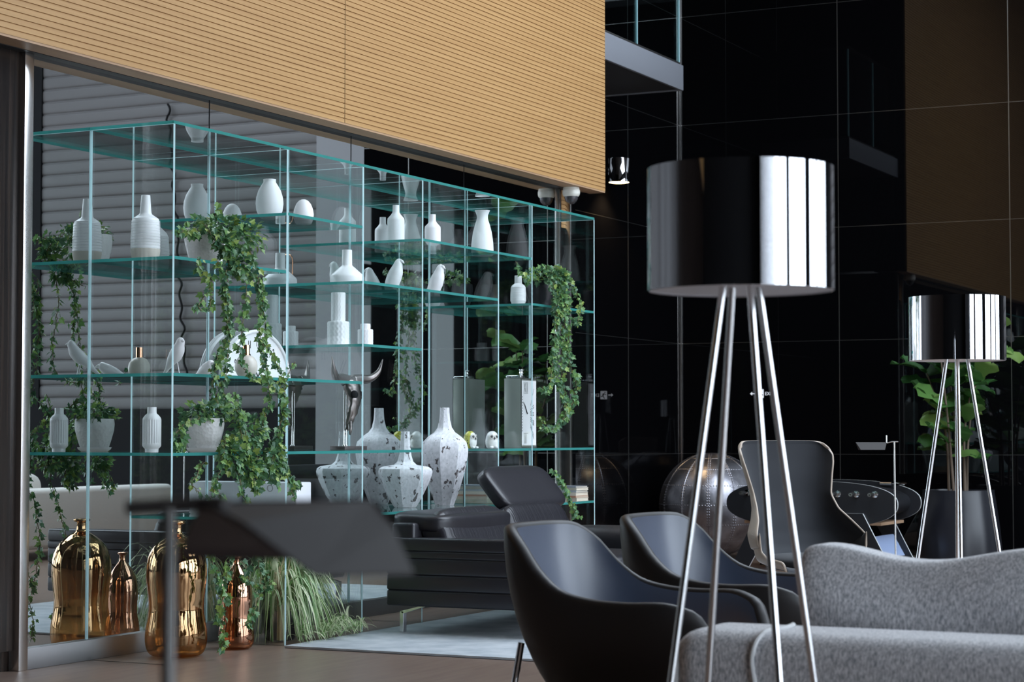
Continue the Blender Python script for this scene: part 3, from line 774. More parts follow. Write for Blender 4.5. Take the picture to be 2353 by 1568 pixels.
# exit sign on the far black wall
sp = at(1747, 905, X=XB)
t = thing('exit_sign', 'small white EXIT sign with arrow and running figure on the far black wall', 'sign', (XB - .003, sp.y, sp.z))
bm = BM(); box(bm, -.001, .001, -.036, .036, -.042, .042); obj('pictogram_panel', bm, 'sign', t, smooth=False)
bm = BM()
def q4(a, b, w):
    d = Vector((0, b[0] - a[0], b[1] - a[1])).normalized(); n = Vector((0, -d.z, d.y)) * w / 2
    bm.faces.new([bm.verts.new(Vector((-.0018, p[0], p[1])) + s * n) for p, s in ((a, 1), (a, -1), (b, -1), (b, 1))])
q4((.004, .016), (-.010, -.008), .012); q4((-.008, -.006), (.008, -.036), .009); q4((-.010, -.008), (-.030, -.016), .009); q4((.004, .016), (.026, .002), .007); q4((-.002, .018), (-.018, .004), .006)
c0 = bm.verts.new((-.0018, .014, .028)); rr = [bm.verts.new((-.0018, .014 + .007 * math.cos(2 * PI * k / 12), .028 + .007 * math.sin(2 * PI * k / 12))) for k in range(12)]
for k in range(12): bm.faces.new((c0, rr[k], rr[(k + 1) % 12]))
obj('running_figure', bm, 'ink', t, smooth=False)
bm = BM()
bm.faces.new([bm.verts.new((-.001, y, z)) for y, z in ((.105, 0), (.082, .018), (.082, .005), (.05, .005), (.05, -.005), (.082, -.005), (.082, -.018))]); obj('arrow', bm, 'sign', t, smooth=False)
word('lettering', 'EXIT', .046, 'sign', t, (-.001, -.048, -.002), (PI / 2, 0, -PI / 2), align='LEFT')

# ================================================================ BOTTLES ON THE FLOOR
def floor_bottle(label, loc, prof, m, lip):
    bm = BM(); P = [Vector((r, 0, z)) for r, z in prof]; S = smooth_path(P, 4)
    pr = [(max(p.x, .001), max(p.z, 0)) for p in S]
    lathe(bm, pr, 48, caps=True); lathe(bm, lip, 40, caps=False)
    single('mercury_glass_bottle', bm, m, label, 'bottle', loc, group='metallic glass floor bottles', angle=60)
big = [(.085, 0), (.135, .012), (.158, .06), (.160, .13), (.148, .20), (.143, .26), (.150, .34), (.158, .42), (.152, .50), (.125, .565), (.075, .61), (.035, .635), (.027, .655), (.027, .69)]
floor_bottle('large gold mercury glass floor bottle with a pinched waist, behind the reading lamp', (8.81, 6.35, .001), big, 'gold', [(.027, .682), (.043, .690), (.045, .698), (.040, .704), (.028, .702)])
small = [(.05, 0), (.082, .010), (.096, .045), (.094, .10), (.084, .15), (.082, .20), (.086, .27), (.080, .34), (.062, .39), (.035, .43), (.02, .45), (.017, .47), (.018, .49)]
floor_bottle('slim copper-coloured glass floor bottle beside the spider plant', (9.26, 6.28, .001), small, 'coppergl', [(.018, .482), (.028, .490), (.030, .496), (.026, .500), (.018, .498)])

# ================================================================ IVY
def leaf_shape():
    # five-lobed ivy leaf, base at origin, tip along +y, folded a little along the midrib
    L_ = [(0, .04), (-.16, -.06), (-.46, .10), (-.36, .30), (-.52, .52), (-.24, .56), (0, 1.0)]
    R_ = [(-x, y) for x, y in L_]
    return L_, R_
LL, RR = leaf_shape()
def put_leaf(bm, p, tipdir, nrm, size, fold=.18):
    t = tipdir.normalized(); n = (nrm - t * nrm.dot(t))
    n = n.normalized() if n.length > 1e-4 else frame(t)[0]
    s = t.cross(n)
    base = bm.verts.new(p + t * (LL[0][1] * size)); tip = bm.verts.new(p + t * size - n * size * .12)
    for S in (LL, RR):
        mid = [bm.verts.new(p + (s * x + t * y + n * (abs(x) * fold - y * y * .1)) * size) for x, y in S[1:-1]]
        f = [base] + mid + [tip]
        bm.faces.new(f if S is LL else f[::-1])
def strand(bl, bs, pts, rng, size=.037, step=.013, spread=.02, stem=.0022, yellow=0):
    step *= .78
    P = smooth_path(pts, 8)
    P = [p + Vector((rng.uniform(-1, 1), rng.uniform(-1, 1), rng.uniform(-1, 1))) * .006 for p in P]
    tube(bs, P, stem, 5)
    d = 0; nxt = 0
    for a, b in zip(P, P[1:]):
        seg = (b - a); ln = seg.length
        while nxt < d + ln:
            q = a + seg * ((nxt - d) / ln)
            ang = rng.uniform(0, 2 * PI)
            off = Vector((math.cos(ang), math.sin(ang) , rng.uniform(-.3, .6))) * rng.uniform(.25, 1) * spread
            nr = Vector((-.6 + rng.uniform(-.8, .8), -.8 + rng.uniform(-.8, .6), .35 + rng.uniform(-.5, .5)))
            td = Vector((rng.uniform(-.8, .8), rng.uniform(-.8, .8), rng.uniform(-1.2, -.1))) + off * 12
            sz = size * rng.uniform(.55, 1.15)
            c = q + off
            put_leaf(bl, c, td, nr, sz)
            tube(bs, [q, c], stem * .45, 3, caps=False)
            nxt += step * rng.uniform(.6, 1.5)
        d += ln
def mass(bl, c, r, n, rng, size=.038):
    for _ in range(n):
        v = Vector((rng.gauss(0, 1), rng.gauss(0, 1), rng.gauss(0, 1))).normalized()
        k = rng.uniform(.45, 1.0)
        p = Vector(c) + Vector((v.x * r[0], v.y * r[1], v.z * r[2])) * k
        put_leaf(bl, p, v + Vector((rng.uniform(-.5, .5), rng.uniform(-.5, .5), rng.uniform(-.9, .2))), v + Vector((-.3, -.5, .4)) + Vector((rng.uniform(-.5, .5),) * 3), size * rng.uniform(.6, 1.15))
def pot(bm, R, h, seg=40):
    lathe(bm, [(R * .62, 0), (R * .70, .004), (R * .84, h * .3), (R * .97, h * .62), (R, h * .82), (R * .97, h), (R * .90, h), (R * .88, h * .82), (0, h * .80)], seg)
def ivy_plant(label, loc, R, h, potm, saucer, masses, strands, seed, dens=1.35):
    rng = random.Random(seed)
    o = Vector(loc); t = thing('ivy_plant', label, 'potted plant', loc, 0, 'trailing ivy plants on the glass shelves')
    z0 = 0
    if saucer:
        bm = BM(); lathe(bm, [(R * .66, 0), (R * .82, .012), (R * .86, .022), (R * .80, .022), (0, .012)], 36); obj('saucer', bm, 'ceramic', t); z0 = .0125
    bm = BM(); pot(bm, R, h); 
    for v in bm.verts: v.co.z += z0
    pt = obj('pot', bm, potm, t, angle=60)
    bm = BM(); lathe(bm, [(R * .87, h * .84 + z0), (0, h * .88 + z0)], 24, caps=False); obj('soil', bm, 'soil', pt)
    bl, bs = BM(), BM()
    for (c, r, n) in masses: mass(bl, Vector(c) - o, r, int(n * dens), rng)
    for s in strands:
        pts = s[0]; kw = s[1] if len(s) > 1 else {}
        strand(bl, bs, [Vector(p) - o for p in pts], rng, **kw)
    obj('leaves', bl, 'ivy', t, smooth=False); obj('stems', bs, 'ivystem', t)
def S(Y, *px):
    """a trailing stem: pixels on the photograph, given real depth between the shelf front and the pot"""
    out = []
    for q in px:
        out.append(at(q[0], q[1], Y=q[2] if len(q) > 2 else Y))
    return out
# upper left ivy, falling past four shelves to the floor
c = Vector((8.955, 6.29, top('C')))
fr = 6.04
ivy_plant('ivy in embossed white pot on the upper left shelf, trailing over the shelves below', c, .108, .185, 'embossed', False,
    [((8.98, 6.22, 2.26), (.16, .15, .06), 170), ((9.06, 6.10, 2.20), (.12, .10, .10), 120), (at(520, 560, Y=6.08), (.07, .05, .07), 80), (at(556, 610, Y=6.06), (.07, .05, .06), 80), (at(430, 530, Y=6.2), (.05, .05, .03), 25)],
    [(S(6.22, (480, 530), (494, 500), (500, 465)), dict(step=.010)),
     (S(6.2, (455, 540), (425, 530), (408, 538)), {}),
     (S(6.1, (470, 520, 6.2), (500, 560), (540, 615), (575, 640)), dict(spread=.035, step=.007)),
     (S(6.08, (455, 590), (460, 620), (485, 640), (478, 668), (455, 705), (470, 712)), dict(step=.016)),
     (S(6.08, (480, 640), (486, 690), (480, 715)), dict(step=.02)),
     (S(fr, (500, 600), (515, 650), (520, 700), (528, 745), (515, 800), (498, 830), (490, 880), (500, 930)), dict(step=.009)),
     (S(fr, (520, 620), (522, 690), (524, 760), (520, 840), (512, 900), (545, 950), (556, 1010)), dict(step=.011)),
     (S(fr, (560, 610), (566, 680), (558, 740), (552, 800), (562, 850), (585, 870), (610, 875)), dict(step=.014)),
     (S(fr, (575, 575), (592, 640), (600, 700), (596, 760), (606, 800), (612, 860), (620, 920), (608, 960), (596, 1010), (590, 1040)), dict(step=.009)),
     (S(fr, (600, 640), (606, 720), (612, 790), (632, 830), (650, 880), (652, 940), (640, 1000), (648, 1050), (668, 1090), (684, 1125)), dict(step=.010)),
     (S(fr, (610, 860), (640, 900), (655, 960), (636, 1020), (622, 1080), (640, 1120)), dict(step=.012)),
     (S(fr, (540, 900), (560, 980), (575, 1050), (585, 1110), (590, 1130)), dict(step=.010)),
     (S(6.1, (655, 880), (668, 850), (678, 832)), dict(step=.02, size=.028))], 11)
# lower left ivy
c = Vector((8.975, 6.30, top('I')))
ivy_plant('ivy in embossed white pot with saucer on the lower left shelf, spilling floorwards', c, .108, .165, 'embossed', True,
    [((8.99, 6.27, 1.27), (.17, .15, .055), 150), ((9.12, 6.12, 1.17), (.13, .10, .10), 110), (at(535, 1050, Y=6.06), (.08, .05, .09), 130), (at(575, 1075, Y=6.06), (.09, .05, .10), 150), (at(630, 1060, Y=6.08), (.06, .04, .10), 90), (at(412, 1010, Y=6.25), (.035, .03, .07), 45)],
    [(S(6.2, (470, 960), (430, 970), (402, 1000), (410, 1038)), dict(step=.009)),
     (S(6.2, (480, 940), (500, 915), (510, 925)), {}),
     (S(fr, (520, 1000), (510, 1060), (500, 1120), (520, 1180), (528, 1260), (520, 1330), (508, 1400), (514, 1450), (510, 1495)), dict(step=.011)),
     (S(fr, (545, 1060), (556, 1130), (575, 1200), (590, 1280), (600, 1340), (588, 1400), (560, 1440)), dict(step=.013)),
     (S(fr, (500, 1100), (478, 1180), (485, 1260), (500, 1330), (520, 1380)), dict(step=.014)),
     (S(fr, (560, 1290), (575, 1340), (620, 1350), (612, 1310)), dict(step=.014)),
     (S(fr, (590, 1050), (600, 1090), (592, 1130)), dict(step=.009)),
     (S(fr, (470, 1060, 6.2), (450, 1100), (438, 1108), (462, 1140)), dict(step=.02, size=.026)),
     (S(fr, (640, 1020), (650, 1070), (660, 1100), (676, 1145)), dict(step=.011))], 22)
# right ivy
c = Vector((13.14, 6.32, top('F')))
ivy_plant('ivy in dark glass pot on the upper right shelf, trailing over its edge', c, .115, .19, 'potdark', False,
    [((13.12, 6.28, 2.28), (.20, .13, .07), 160), (at(1285, 640, Y=6.07), (.12, .06, .09), 130), (at(1290, 700, Y=6.05), (.10, .05, .12), 120)],
    [(S(6.15, (1215, 650, 6.3), (1195, 620), (1185, 600)), dict(step=.02)),
     (S(fr, (1250, 610), (1290, 625), (1318, 665), (1334, 700), (1325, 745), (1318, 730)), dict(step=.010)),
     (S(fr, (1270, 650), (1280, 720), (1275, 790), (1268, 850), (1262, 900), (1245, 890)), dict(step=.010)),
     (S(fr, (1290, 660), (1298, 740), (1292, 800), (1290, 860), (1300, 920), (1296, 960), (1275, 985), (1248, 985)), dict(step=.007, spread=.03)),
     (S(fr, (1300, 700), (1306, 780), (1310, 840), (1322, 865), (1324, 900), (1312, 935), (1290, 970)), dict(step=.008, spread=.026)),
     (S(fr, (1280, 740), (1272, 820), (1282, 880), (1296, 920)), dict(step=.009)),
     (S(6.1, (1250, 975), (1240, 965), (1235, 958)), dict(step=.02, size=.02)),
     (S(6.02, (1272, 1080), (1290, 1110), (1306, 1140), (1320, 1180), (1330, 1190)), dict(step=.009))], 33)

# ================================================================ SPIDER PLANT
rng = random.Random(5)
base = at(672, 1478, Z=0)
t = thing('spider_plant', 'bushy variegated spider plant arching over the floor beside the rug', 'potted plant', (base.x + .12, 6.34, 0))
bm = BM(); lathe(bm, [(.075, 0), (.085, .01), (.105, .14), (.11, .17), (.10, .17), (.095, .14), (0, .13)], 32); obj('pot', bm, 'potdark', t)
bm = BM()
def blade(bm, p, az, ln, rise, droop, w, rng):
    n = 7; pts = []
    d = Vector((math.cos(az), math.sin(az), 0)); sd = Vector((-math.sin(az), math.cos(az), 0))
    for k in range(n + 1):
        s = k / n
        pts.append(p + d * (ln * s * (1 - .15 * s)) + Vector((0, 0, rise * math.sin(PI * s * .62) - droop * s * s)) + sd * .02 * math.sin(s * 3 + az))
    for off, ww in ((0, w), (-w * .8, w * .55), (w * .8, w * .55)):
        a = []; 
        for k, q in enumerate(pts):
            tw = ww * (1 - (k / n) ** 2.2) * (.6 + .4 * min(1, k / 2)) * .5
            q2 = q + sd * off * (1 - (k / n) ** 2) + Vector((0, 0, abs(off) * .35))
            z = max(q2.z, .004)
            a.append((bm.verts.new((q2.x - sd.x * tw, q2.y - sd.y * tw, z)), bm.verts.new((q2.x + sd.x * tw, q2.y + sd.y * tw, z))))
        for k in range(n): bm.faces.new((a[k][0], a[k][1], a[k + 1][1], a[k + 1][0]))
for i in range(380):
    az = rng.uniform(0, 2 * PI)
    front = .5 - .5 * math.sin(az)
    ln = rng.uniform(.22, .48) * (1.0 if front > .4 else .55)
    p = Vector((rng.gauss(0, .05), rng.gauss(-.02, .04), .17 + rng.uniform(-.03, .05)))
    blade(bm, p, az, ln, rng.uniform(.22, .48), rng.uniform(.25, .62), rng.uniform(.009, .015), rng)
for cx, cy in ((.22, -.22), (.34, -.12), (.1, -.26), (-.12, -.25), (.42, -.2), (.28, -.3), (.02, -.3)):
    for i in range(24):
        blade(bm, Vector((cx + rng.gauss(0, .03), cy + rng.gauss(0, .03), .02 + rng.uniform(0, .05))), rng.uniform(0, 2 * PI), rng.uniform(.08, .18), rng.uniform(.03, .10), rng.uniform(.02, .08), .007, rng)
obj('leaves', bm, 'spider', t, smooth=False)
# clear vase of dried grass
gp = at(628, 1462, Z=0)
t = thing('glass_vase', 'clear glass vase holding dried blond grass, among the spider plant leaves', 'vase', (9.66, 6.26, 0.001))
bm = BM(); lathe(bm, [(.03, 0), (.034, .004), (.037, .1), (.03, .2), (.028, .24)], 28); obj('vase_body', bm, 'clear', t)
bm = BM()
for i in range(40):
    a = rng.uniform(0, 2 * PI); r = rng.uniform(0, .022)
    tube(bm, smooth_path([(r * math.cos(a), r * math.sin(a), .01), (r * .9 * math.cos(a), r * .9 * math.sin(a), .2), (r * 2.5 * math.cos(a), r * 2.5 * math.sin(a), .3 + rng.uniform(0, .1)), (r * 5 * math.cos(a), r * 5 * math.sin(a), .36 + rng.uniform(0, .12))], 3), .0018, 4)
o = obj('dried_grass', bm, mat('straw', (.62, .5, .3), .8), t)

# ================================================================ RUG
bm = BM(); box(bm, 0, 4.1, -1.85, 0, .001, .014, bev=.003); o = single('rug', bm, 'rug', 'large pale grey rug under the black leather sofa', 'rug', (9.41, 6.07, 0))

# ================================================================ BLACK LEATHER SOFA
SX, SY, SZ = 10.3, 4.9, .0145
t = thing('leather_sofa', 'black leather two-seat sofa with adjustable headrests and chrome legs', 'sofa', (SX, SY, SZ))
W, D = 2.0, 1.05
def panel_arm(x0, x1):
    bm = BM(); zs = [.155, .245, .335, .43, .47, .545]
    for a, b in zip(zs, zs[1:]): box(bm, x0, x1, 0.0, D, a - .001, b + .001, bev=.014 if b - a > .05 else .008, seg=3)
    return bm
obj('arm', panel_arm(0, .13), 'leather', t); 
bm = BM(); pillow(bm, W - .28, W + .02, .0, D - .12, .30, .555, e=3.0); obj('arm', bm, 'leather', t, angle=180)
bm = BM(); box(bm, .13, W - .05, .05, D - .03, .155, .33, bev=.02, seg=3); obj('base', bm, 'leather', t)
for k in range(2):
    bm = BM(); x0 = .135 + k * .80; pillow(bm, x0, x0 + .80, -.0, D - .35, .28, .425, e=4.0); obj('seat_cushion', bm, 'leather', t, angle=180)
bm = BM(); box(bm, .04, W - .04, D - .16, D - .01, .33, .63, bev=.02, seg=3); obj('back_frame', bm, 'leather', t)
def lean_pad(x0, x1, p0, p1, th0, th1, wr=0.):
    """pad between two (y,z) lines: p0 bottom front, p1 top front, thickness backwards"""
    bm = BM(); pillow(bm, -1, 1, -1, 1, -1, 1, e=5.2)
    y0, z0 = p0; y1, z1 = p1; dy, dz = y1 - y0, z1 - z0; ln = math.hypot(dy, dz); ny, nz = dz / ln, -dy / ln
    for v in bm.verts:
        x, y, z = v.co; s = (z + 1) / 2; th = th0 + (th1 - th0) * s
        k = (y + 1) / 2 * th
        wrk = wr * .006 * math.sin(s * 40 + x * 3) * (1 if y < 0 else 0) * (1 - s) 
        v.co = Vector((x0 + (x1 - x0) * (x + 1) / 2, y0 + dy * s + ny * (k - wrk), z0 + dz * s + nz * (k - wrk)))
    return bm
for k in range(2):
    x0 = .12 + k * .87
    obj('back_cushion', lean_pad(x0, x0 + .86, (D - .43, .40), (D - .27, .73), .20, .20, 1.), 'leatherfold', t, angle=180)
obj('headrest', lean_pad(.10, 1.04, (D - .34, .68), (D + .06, .695), .13, .11), 'leather', t, angle=180)
obj('headrest', lean_pad(1.07, 1.98, (D - .28, .70), (D - .06, .955), .12, .11), 'leather', t, angle=180)
for x, y in ((.06, .05), (.06, D - .08), (W - .06, .05), (W - .06, D - .08)):
    s = -1 if y > .5 else 1
    bm = BM(); box(bm, x - .02, x + .02, y - .012 , y + .012, 0, .12, bev=.002); 
    a = ring(bm, [(x - .02, y - .012, .108), (x + .02, y - .012, .108), (x + .02, y + .012, .12), (x - .02, y + .012, .12)]); b = ring(bm, [(x - .02, y - .16 if y > .5 else y + .11, .155), (x + .02, y - .16 if y > .5 else y + .11, .155), (x + .02, y - .13 if y > .5 else y + .16, .156), (x - .02, y - .13 if y > .5 else y + .16, .156)]); bridge(bm, a, b)
    obj('leg', bm, 'satin', t, smooth=False)

# ================================================================ TUB CHAIRS
def _rimcurve():
    P = smooth_path([(-.33, 0, .58), (-.24, 0, .605), (-.10, 0, .603), (.03, 0, .610), (.14, 0, .636), (.23, 0, .700), (.30, 0, .775), (.37, 0, .828), (.42, 0, .838)], 8)
    xs = [p.x for p in P]; zs = [p.z for p in P]
    return lambda y: interp(y, xs, zs)
RIM = _rimcurve()
def tub_chair(label, loc, rz=0.):
    t = thing('tub_armchair', label, 'armchair', loc, rz, 'black leather tub armchairs')
    A, B = .355, .42
    def plan(th, s=1.0, off=0.):
        n = 3.5; c, q = math.cos(th), math.sin(th)
        r = (abs(c) ** n + abs(q) ** n) ** (-1 / n)
        return ((A + off) * s * r * q, (B + off) * s * r * c)          # th = 0 at the back (+y)
    def rim(th):
        x, y = plan(th)
        if abs(th) > PI * .5 and y < -.33:
            k = min(1, (-.33 - y) / .09); side = min(1, max(0, (abs(x) - .20) / .10))
            zz = .585 * side + .43 * (1 - side)
            return zz - .06 * k * side
        return RIM(y)
    nT = 96; ths = [-PI + 2 * PI * k / nT for k in range(nT)]
    def sc(h): return .60 + .40 * math.sin(min(1, h) * PI / 2) ** .85
    bo = BM(); rings = []
    H = [0, .04, .1, .18, .28, .4, .52, .65, .78, .9, 1]
    for h in H:
        pts = []
        for th in ths:
            z1 = rim(th); x, y = plan(th, sc(h) if h < 1 else 1)
            yb = .05 * (1 - h) * 0
            pts.append((x, y + yb, .285 + (z1 - .285) * h ** 1.15))
        rings.append(ring(bo, pts))
    for a, b in zip(rings, rings[1:]): bridge(bo, a, b)
    bo.faces.new(rings[0][::-1])
    # rounded lip over the rim
    lip = []
    for k in range(1, 6):
        a = PI * k / 5; pts = []
        for th in ths:
            x, y = plan(th, 1, -.020 + .020 * math.cos(a)); pts.append((x, y, rim(th) + .017 * math.sin(a)))
        lip.append(ring(bo, pts))
    prev = rings[-1]
    for r_ in lip: bridge(bo, prev, r_); prev = r_
    obj('outer_shell', bo, 'tubout', t, angle=180)
    bi = BM(); rings = []
    for h in [1, .92, .8, .65, .5, .35, .2, .1, 0]:
        pts = []
        for th in ths:
            z1 = rim(th); zb = .40; s = 1 - (.30 * (1 - h) ** 1.6); x, y = plan(th, s, -.040)
            pts.append((x, y, zb + (z1 + .003 - zb) * h))
        rings.append(ring(bi, pts))
    for s in (.5, .2):
        rings.append(ring(bi, [(plan(th, .7 * s, -.032)[0], plan(th, .7 * s, -.032)[1], .398 + .012 * (1 - s)) for th in ths]))
    for a, b in zip(rings, rings[1:]): bridge(bi, a, b)
    bi.faces.new(rings[-1])
    obj('inner_shell', bi, 'tub', t, angle=180)
    for s in (-1, 1):
        bm = BM(); pts = []
        for k in range(9):
            h = 1 - k / 10; th = s * .86; s_ = 1 - (.30 * (1 - h) ** 1.6); x, y = plan(th, s_, -.034); pts.append((x, y, .40 + (rim(th) - .40) * h))
        tube(bm, pts, .0022, 5)
        obj('seam', bm, 'tubout', t)
    for sx in (-1, 1):
        for sy in (-1, 1):
            bm = BM(); tube(bm, [(sx * .17, sy * .16, .30), (sx * .25, sy * .30, .0)] if sy < 0 else [(sx * .20, .34, .46), (sx * .24, .405, .0)], .012, 14)
            obj('leg', bm, 'chrome', t)
    bm = BM(); box(bm, -.15, .15, -.15, .15, .262, .288, bev=.006)
    for s in (-1, 1): tube(bm, [(s * .20, .345, .30), (s * .1, .12, .275)], .010, 8)
    obj('seat_plate', bm, 'tubout', t)
    return t
c1 = tub_chair('nearer black leather tub armchair with chrome legs, in front of the sofa', (6.345, 2.69, 0))
dup(c1, (7.25, 2.66, 0), -.02, 'further black leather tub armchair, partly behind the first one and the lamp legs')

# ================================================================ WING CHAIR
wp = at(1856, 1100, D=11.4)
t = thing('wing_chair', 'high-backed charcoal wing chair with a beige moulded shell', 'armchair', (wp.x, wp.y, 0), HEAD - PI / 2 + .32)
bm = BM()
V = [(-.36, .37, .30, .0, .335), (-.34, .42, .34, .02, .34), (-.1, .425, .345, .05, .35), (.12, .44, .35, .20, .36), (.22, .52, .36, .30, .375), (.27, .60, .365, .33, .375), (.30, .68, .31, .27, .31), (.325, .74, .275, .20, .27), (.35, .82, .262, .15, .265), (.37, .92, .285, .14, .28), (.39, 1.0, .305, .14, .30), (.40, 1.06, .312, .13, .31), (.405, 1.10, .305, .10, .305), (.405, 1.122, .28, .08, .29)]
# (y, z, half width, forward wrap, -)
NU = 24; rows = []
Vs = []
for i in range(len(V) - 1):
    for k in range(3): Vs.append([V[i][j] + (V[i + 1][j] - V[i][j]) * k / 3 for j in range(5)])
Vs.append(list(V[-1]))
Vs = [(y * .92, z, w * .92, wr * .92, 0) for (y, z, w, wr, _) in Vs]
for (y, z, w, wrap, _) in Vs:
    r = []
    for k in range(NU + 1):
        u = -1 + 2 * k / NU
        x = w * math.sin(u * PI / 2 * .98); 
        yy = y - wrap * abs(u) ** 3.0
        zz = z + (.0 if z > .5 else .16 * max(0, (z - .38) / .12) * abs(u) ** 4)
        if z > .98: zz = z - .035 * abs(u) ** 6 * min(1, (z - .98) / .14)
        r.append((x, yy, zz))
    rows.append(ring(bm, r))
for a, b in zip(rows, rows[1:]): bridge(bm, a, b, False)
o = obj('shell', bm, ['wing', 'shellbeige'], t, angle=180)
o.data.flip_normals()
for f in o.data.polygons: pass
sm = o.modifiers.new('thickness', 'SOLIDIFY'); sm.thickness = .018; sm.offset = 0; sm.material_offset = 1; sm.material_offset_rim = 1
sb = o.modifiers.new('smooth', 'SUBSURF'); sb.levels = 2; sb.render_levels = 2
WINGSHELL = o
bm = BM(); pillow(bm, -.25, .25, -.33, .18, .40, .50, e=3.2); obj('seat_cushion', bm, 'wing', t, angle=180)
for sx in (-1, 1):
    for sy in (-1, 1):
        bm = BM(); tube(bm, [(sx * .16, sy * .14, .38), (sx * .25, sy * .25, 0)], [.018, .011], 12); obj('leg', bm, 'shellbeige', t)

# ================================================================ FLOOR LAMPS
def ray_lamp(label, loc, rz):
    t = thing('floor_lamp', label, 'floor lamp', loc, rz, 'chrome drum floor lamps on four straight legs')
    z0, z1, R = 1.482, 1.765, .2145
    bm = BM(); lathe(bm, [(R, z0), (R, z1), (R - .003, z1), (R - .003, z0), (R, z0)], 128, caps=False); obj('lamp_shade', bm, 'shadechrome', t)
    bm = BM(); lathe(bm, [(R - .0035, z0 + .003), (R - .0035, z1 - .002)], 96, caps=False); lathe(bm, [(0, z0 + .012), (R - .004, z0 + .004)], 96, caps=False); obj('diffuser', bm, 'shadewhite', t)
    for k in range(4):
        a = math.radians(20 + 90 * k)
        d = Vector((math.cos(a), math.sin(a), 0)); bm = BM(); tube(bm, [d * .27, d * .045 + Vector((0, 0, z0 + .014))], .0085, 16); obj('leg', bm, 'satin', t)
    bm = BM(); lathe(bm, [(.0, z0 + .02), (.055, z0 + .02), (.055, z0 + .03), (0, z0 + .03)], 24, caps=False); obj('hub', bm, 'satin', t)
    return t
lp = at(1704, 900, D=4.70); lp2 = at(2200, 900, D=9.1)
lam = ray_lamp('chrome drum floor lamp in front of the grey sofa, the larger in view', (lp.x, lp.y, 0), HEAD - PI / 2)
dup(lam, (lp2.x, lp2.y, 0), HEAD - PI / 2 - .52, 'chrome drum floor lamp behind the grey sofa, in front of the big plant')

# ================================================================ READING LAMPS
def reading_lamp_far(label):
    p = at(2057, 1100, D=13.6)
    t = thing('reading_lamp', label, 'reading lamp', (p.x, p.y, 0), HEAD - PI / 2, 'slender reading floor lamps with folded heads')
    bm = BM(); lathe(bm, [(.11, 0), (.11, .006), (.006, .008)], 36); obj('base', bm, 'lampgrey', t)
    bm = BM(); tube(bm, [(0, 0, .006), (-.004, 0, 1.105)], .006, 10); obj('pole', bm, 'steel', t)
    bm = BM(); tube(bm, [(.022, 0, 1.108), (-.02, 0, 1.108), (-.05, 0, 1.1)], .004, 8); tube(bm, [(-.055, 0, 1.10), (-.055, 0, 1.15)], .004, 8); obj('arm', bm, 'steel', t)
    bm = BM()
    for s in (-1, 1):
        a = ring(bm, [(-.055, 0, 1.105), (-.26, 0, 1.105), (-.235, s * .05, 1.055), (-.075, s * .05, 1.055)]); b = ring(bm, [(-.055, s * .002, 1.102), (-.26, s * .002, 1.102), (-.235, s * .047, 1.053), (-.075, s * .047, 1.053)])
        bridge(bm, a, b); bm.faces.new(a); bm.faces.new(b[::-1])
    obj('lamp_head', bm, 'lampgrey', t, smooth=False)
reading_lamp_far('slim reading lamp with a small folded head beside the football table')
# the near one, out of focus at the lower left
p0 = at(388, 1300, D=1.8)
t = thing('reading_lamp', 'dark reading lamp with folded head close to the camera, out of focus', 'reading lamp', (p0.x, p0.y, 0), 0, 'slender reading floor lamps with folded heads')
ob = Vector((p0.x, p0.y, 0))
def lp_(px, py, D): return at(px, py, D=D) - ob
zt = lp_(390, 1160, 1.8).z
bm = BM(); lathe(bm, [(.11, 0), (.11, .006), (.008, .008)], 40); obj('base', bm, 'lampgrey', t)
bm = BM(); tube(bm, [(0, 0, .006), (0, 0, zt)], .0062, 16); obj('pole', bm, mat('lamp_pole_grey', (.13, .125, .12), .35, .6), t)
bm = BM(); tube(bm, [lp_(290, 1168, 1.8), lp_(390, 1162, 1.8), lp_(470, 1158, 1.8), lp_(520, 1160, 1.79)], [.0062, .0062, .007, .007], 12); obj('arm', bm, 'lampgrey', t)
def sheet(pts, th=.0018, rb=0):
    """folded metal sheet panel of real thickness"""
    a = [Vector(p) for p in pts]; n = (a[1] - a[0]).cross(a[2] - a[0]).normalized() * th
    bm = BM(); A = ring(bm, a); B = ring(bm, [p + n for p in a]); bridge(bm, A, B); bm.faces.new(A); bm.faces.new(B[::-1])
    return bm
bm = sheet([lp_(468, 1156, 1.79), lp_(850, 1150, 1.86), lp_(876, 1160, 1.855), lp_(905, 1215, 1.83), lp_(952, 1318, 1.79), lp_(722, 1322, 1.72), lp_(640, 1262, 1.735), lp_(560, 1200, 1.75)])
obj('lamp_head', bm, 'lampgrey', t, smooth=False)
bm = sheet([lp_(468, 1156, 1.79), lp_(850, 1150, 1.86), lp_(865, 1290, 1.99), lp_(640, 1288, 1.93), lp_(415, 1284, 1.88), lp_(430, 1215, 1.84)])
o = obj('lamp_head', bm, mat('black_gloss_reflector', (.012, .009, .014), .16), t, smooth=False); o['label'] = 'black glossy inner reflector plate'

# ================================================================ GREY SOFA (foreground right)
t = thing('grey_fabric_sofa', 'grey woven fabric sofa with piped edges in the right foreground', 'sofa', (5.0, 2.04, 0))
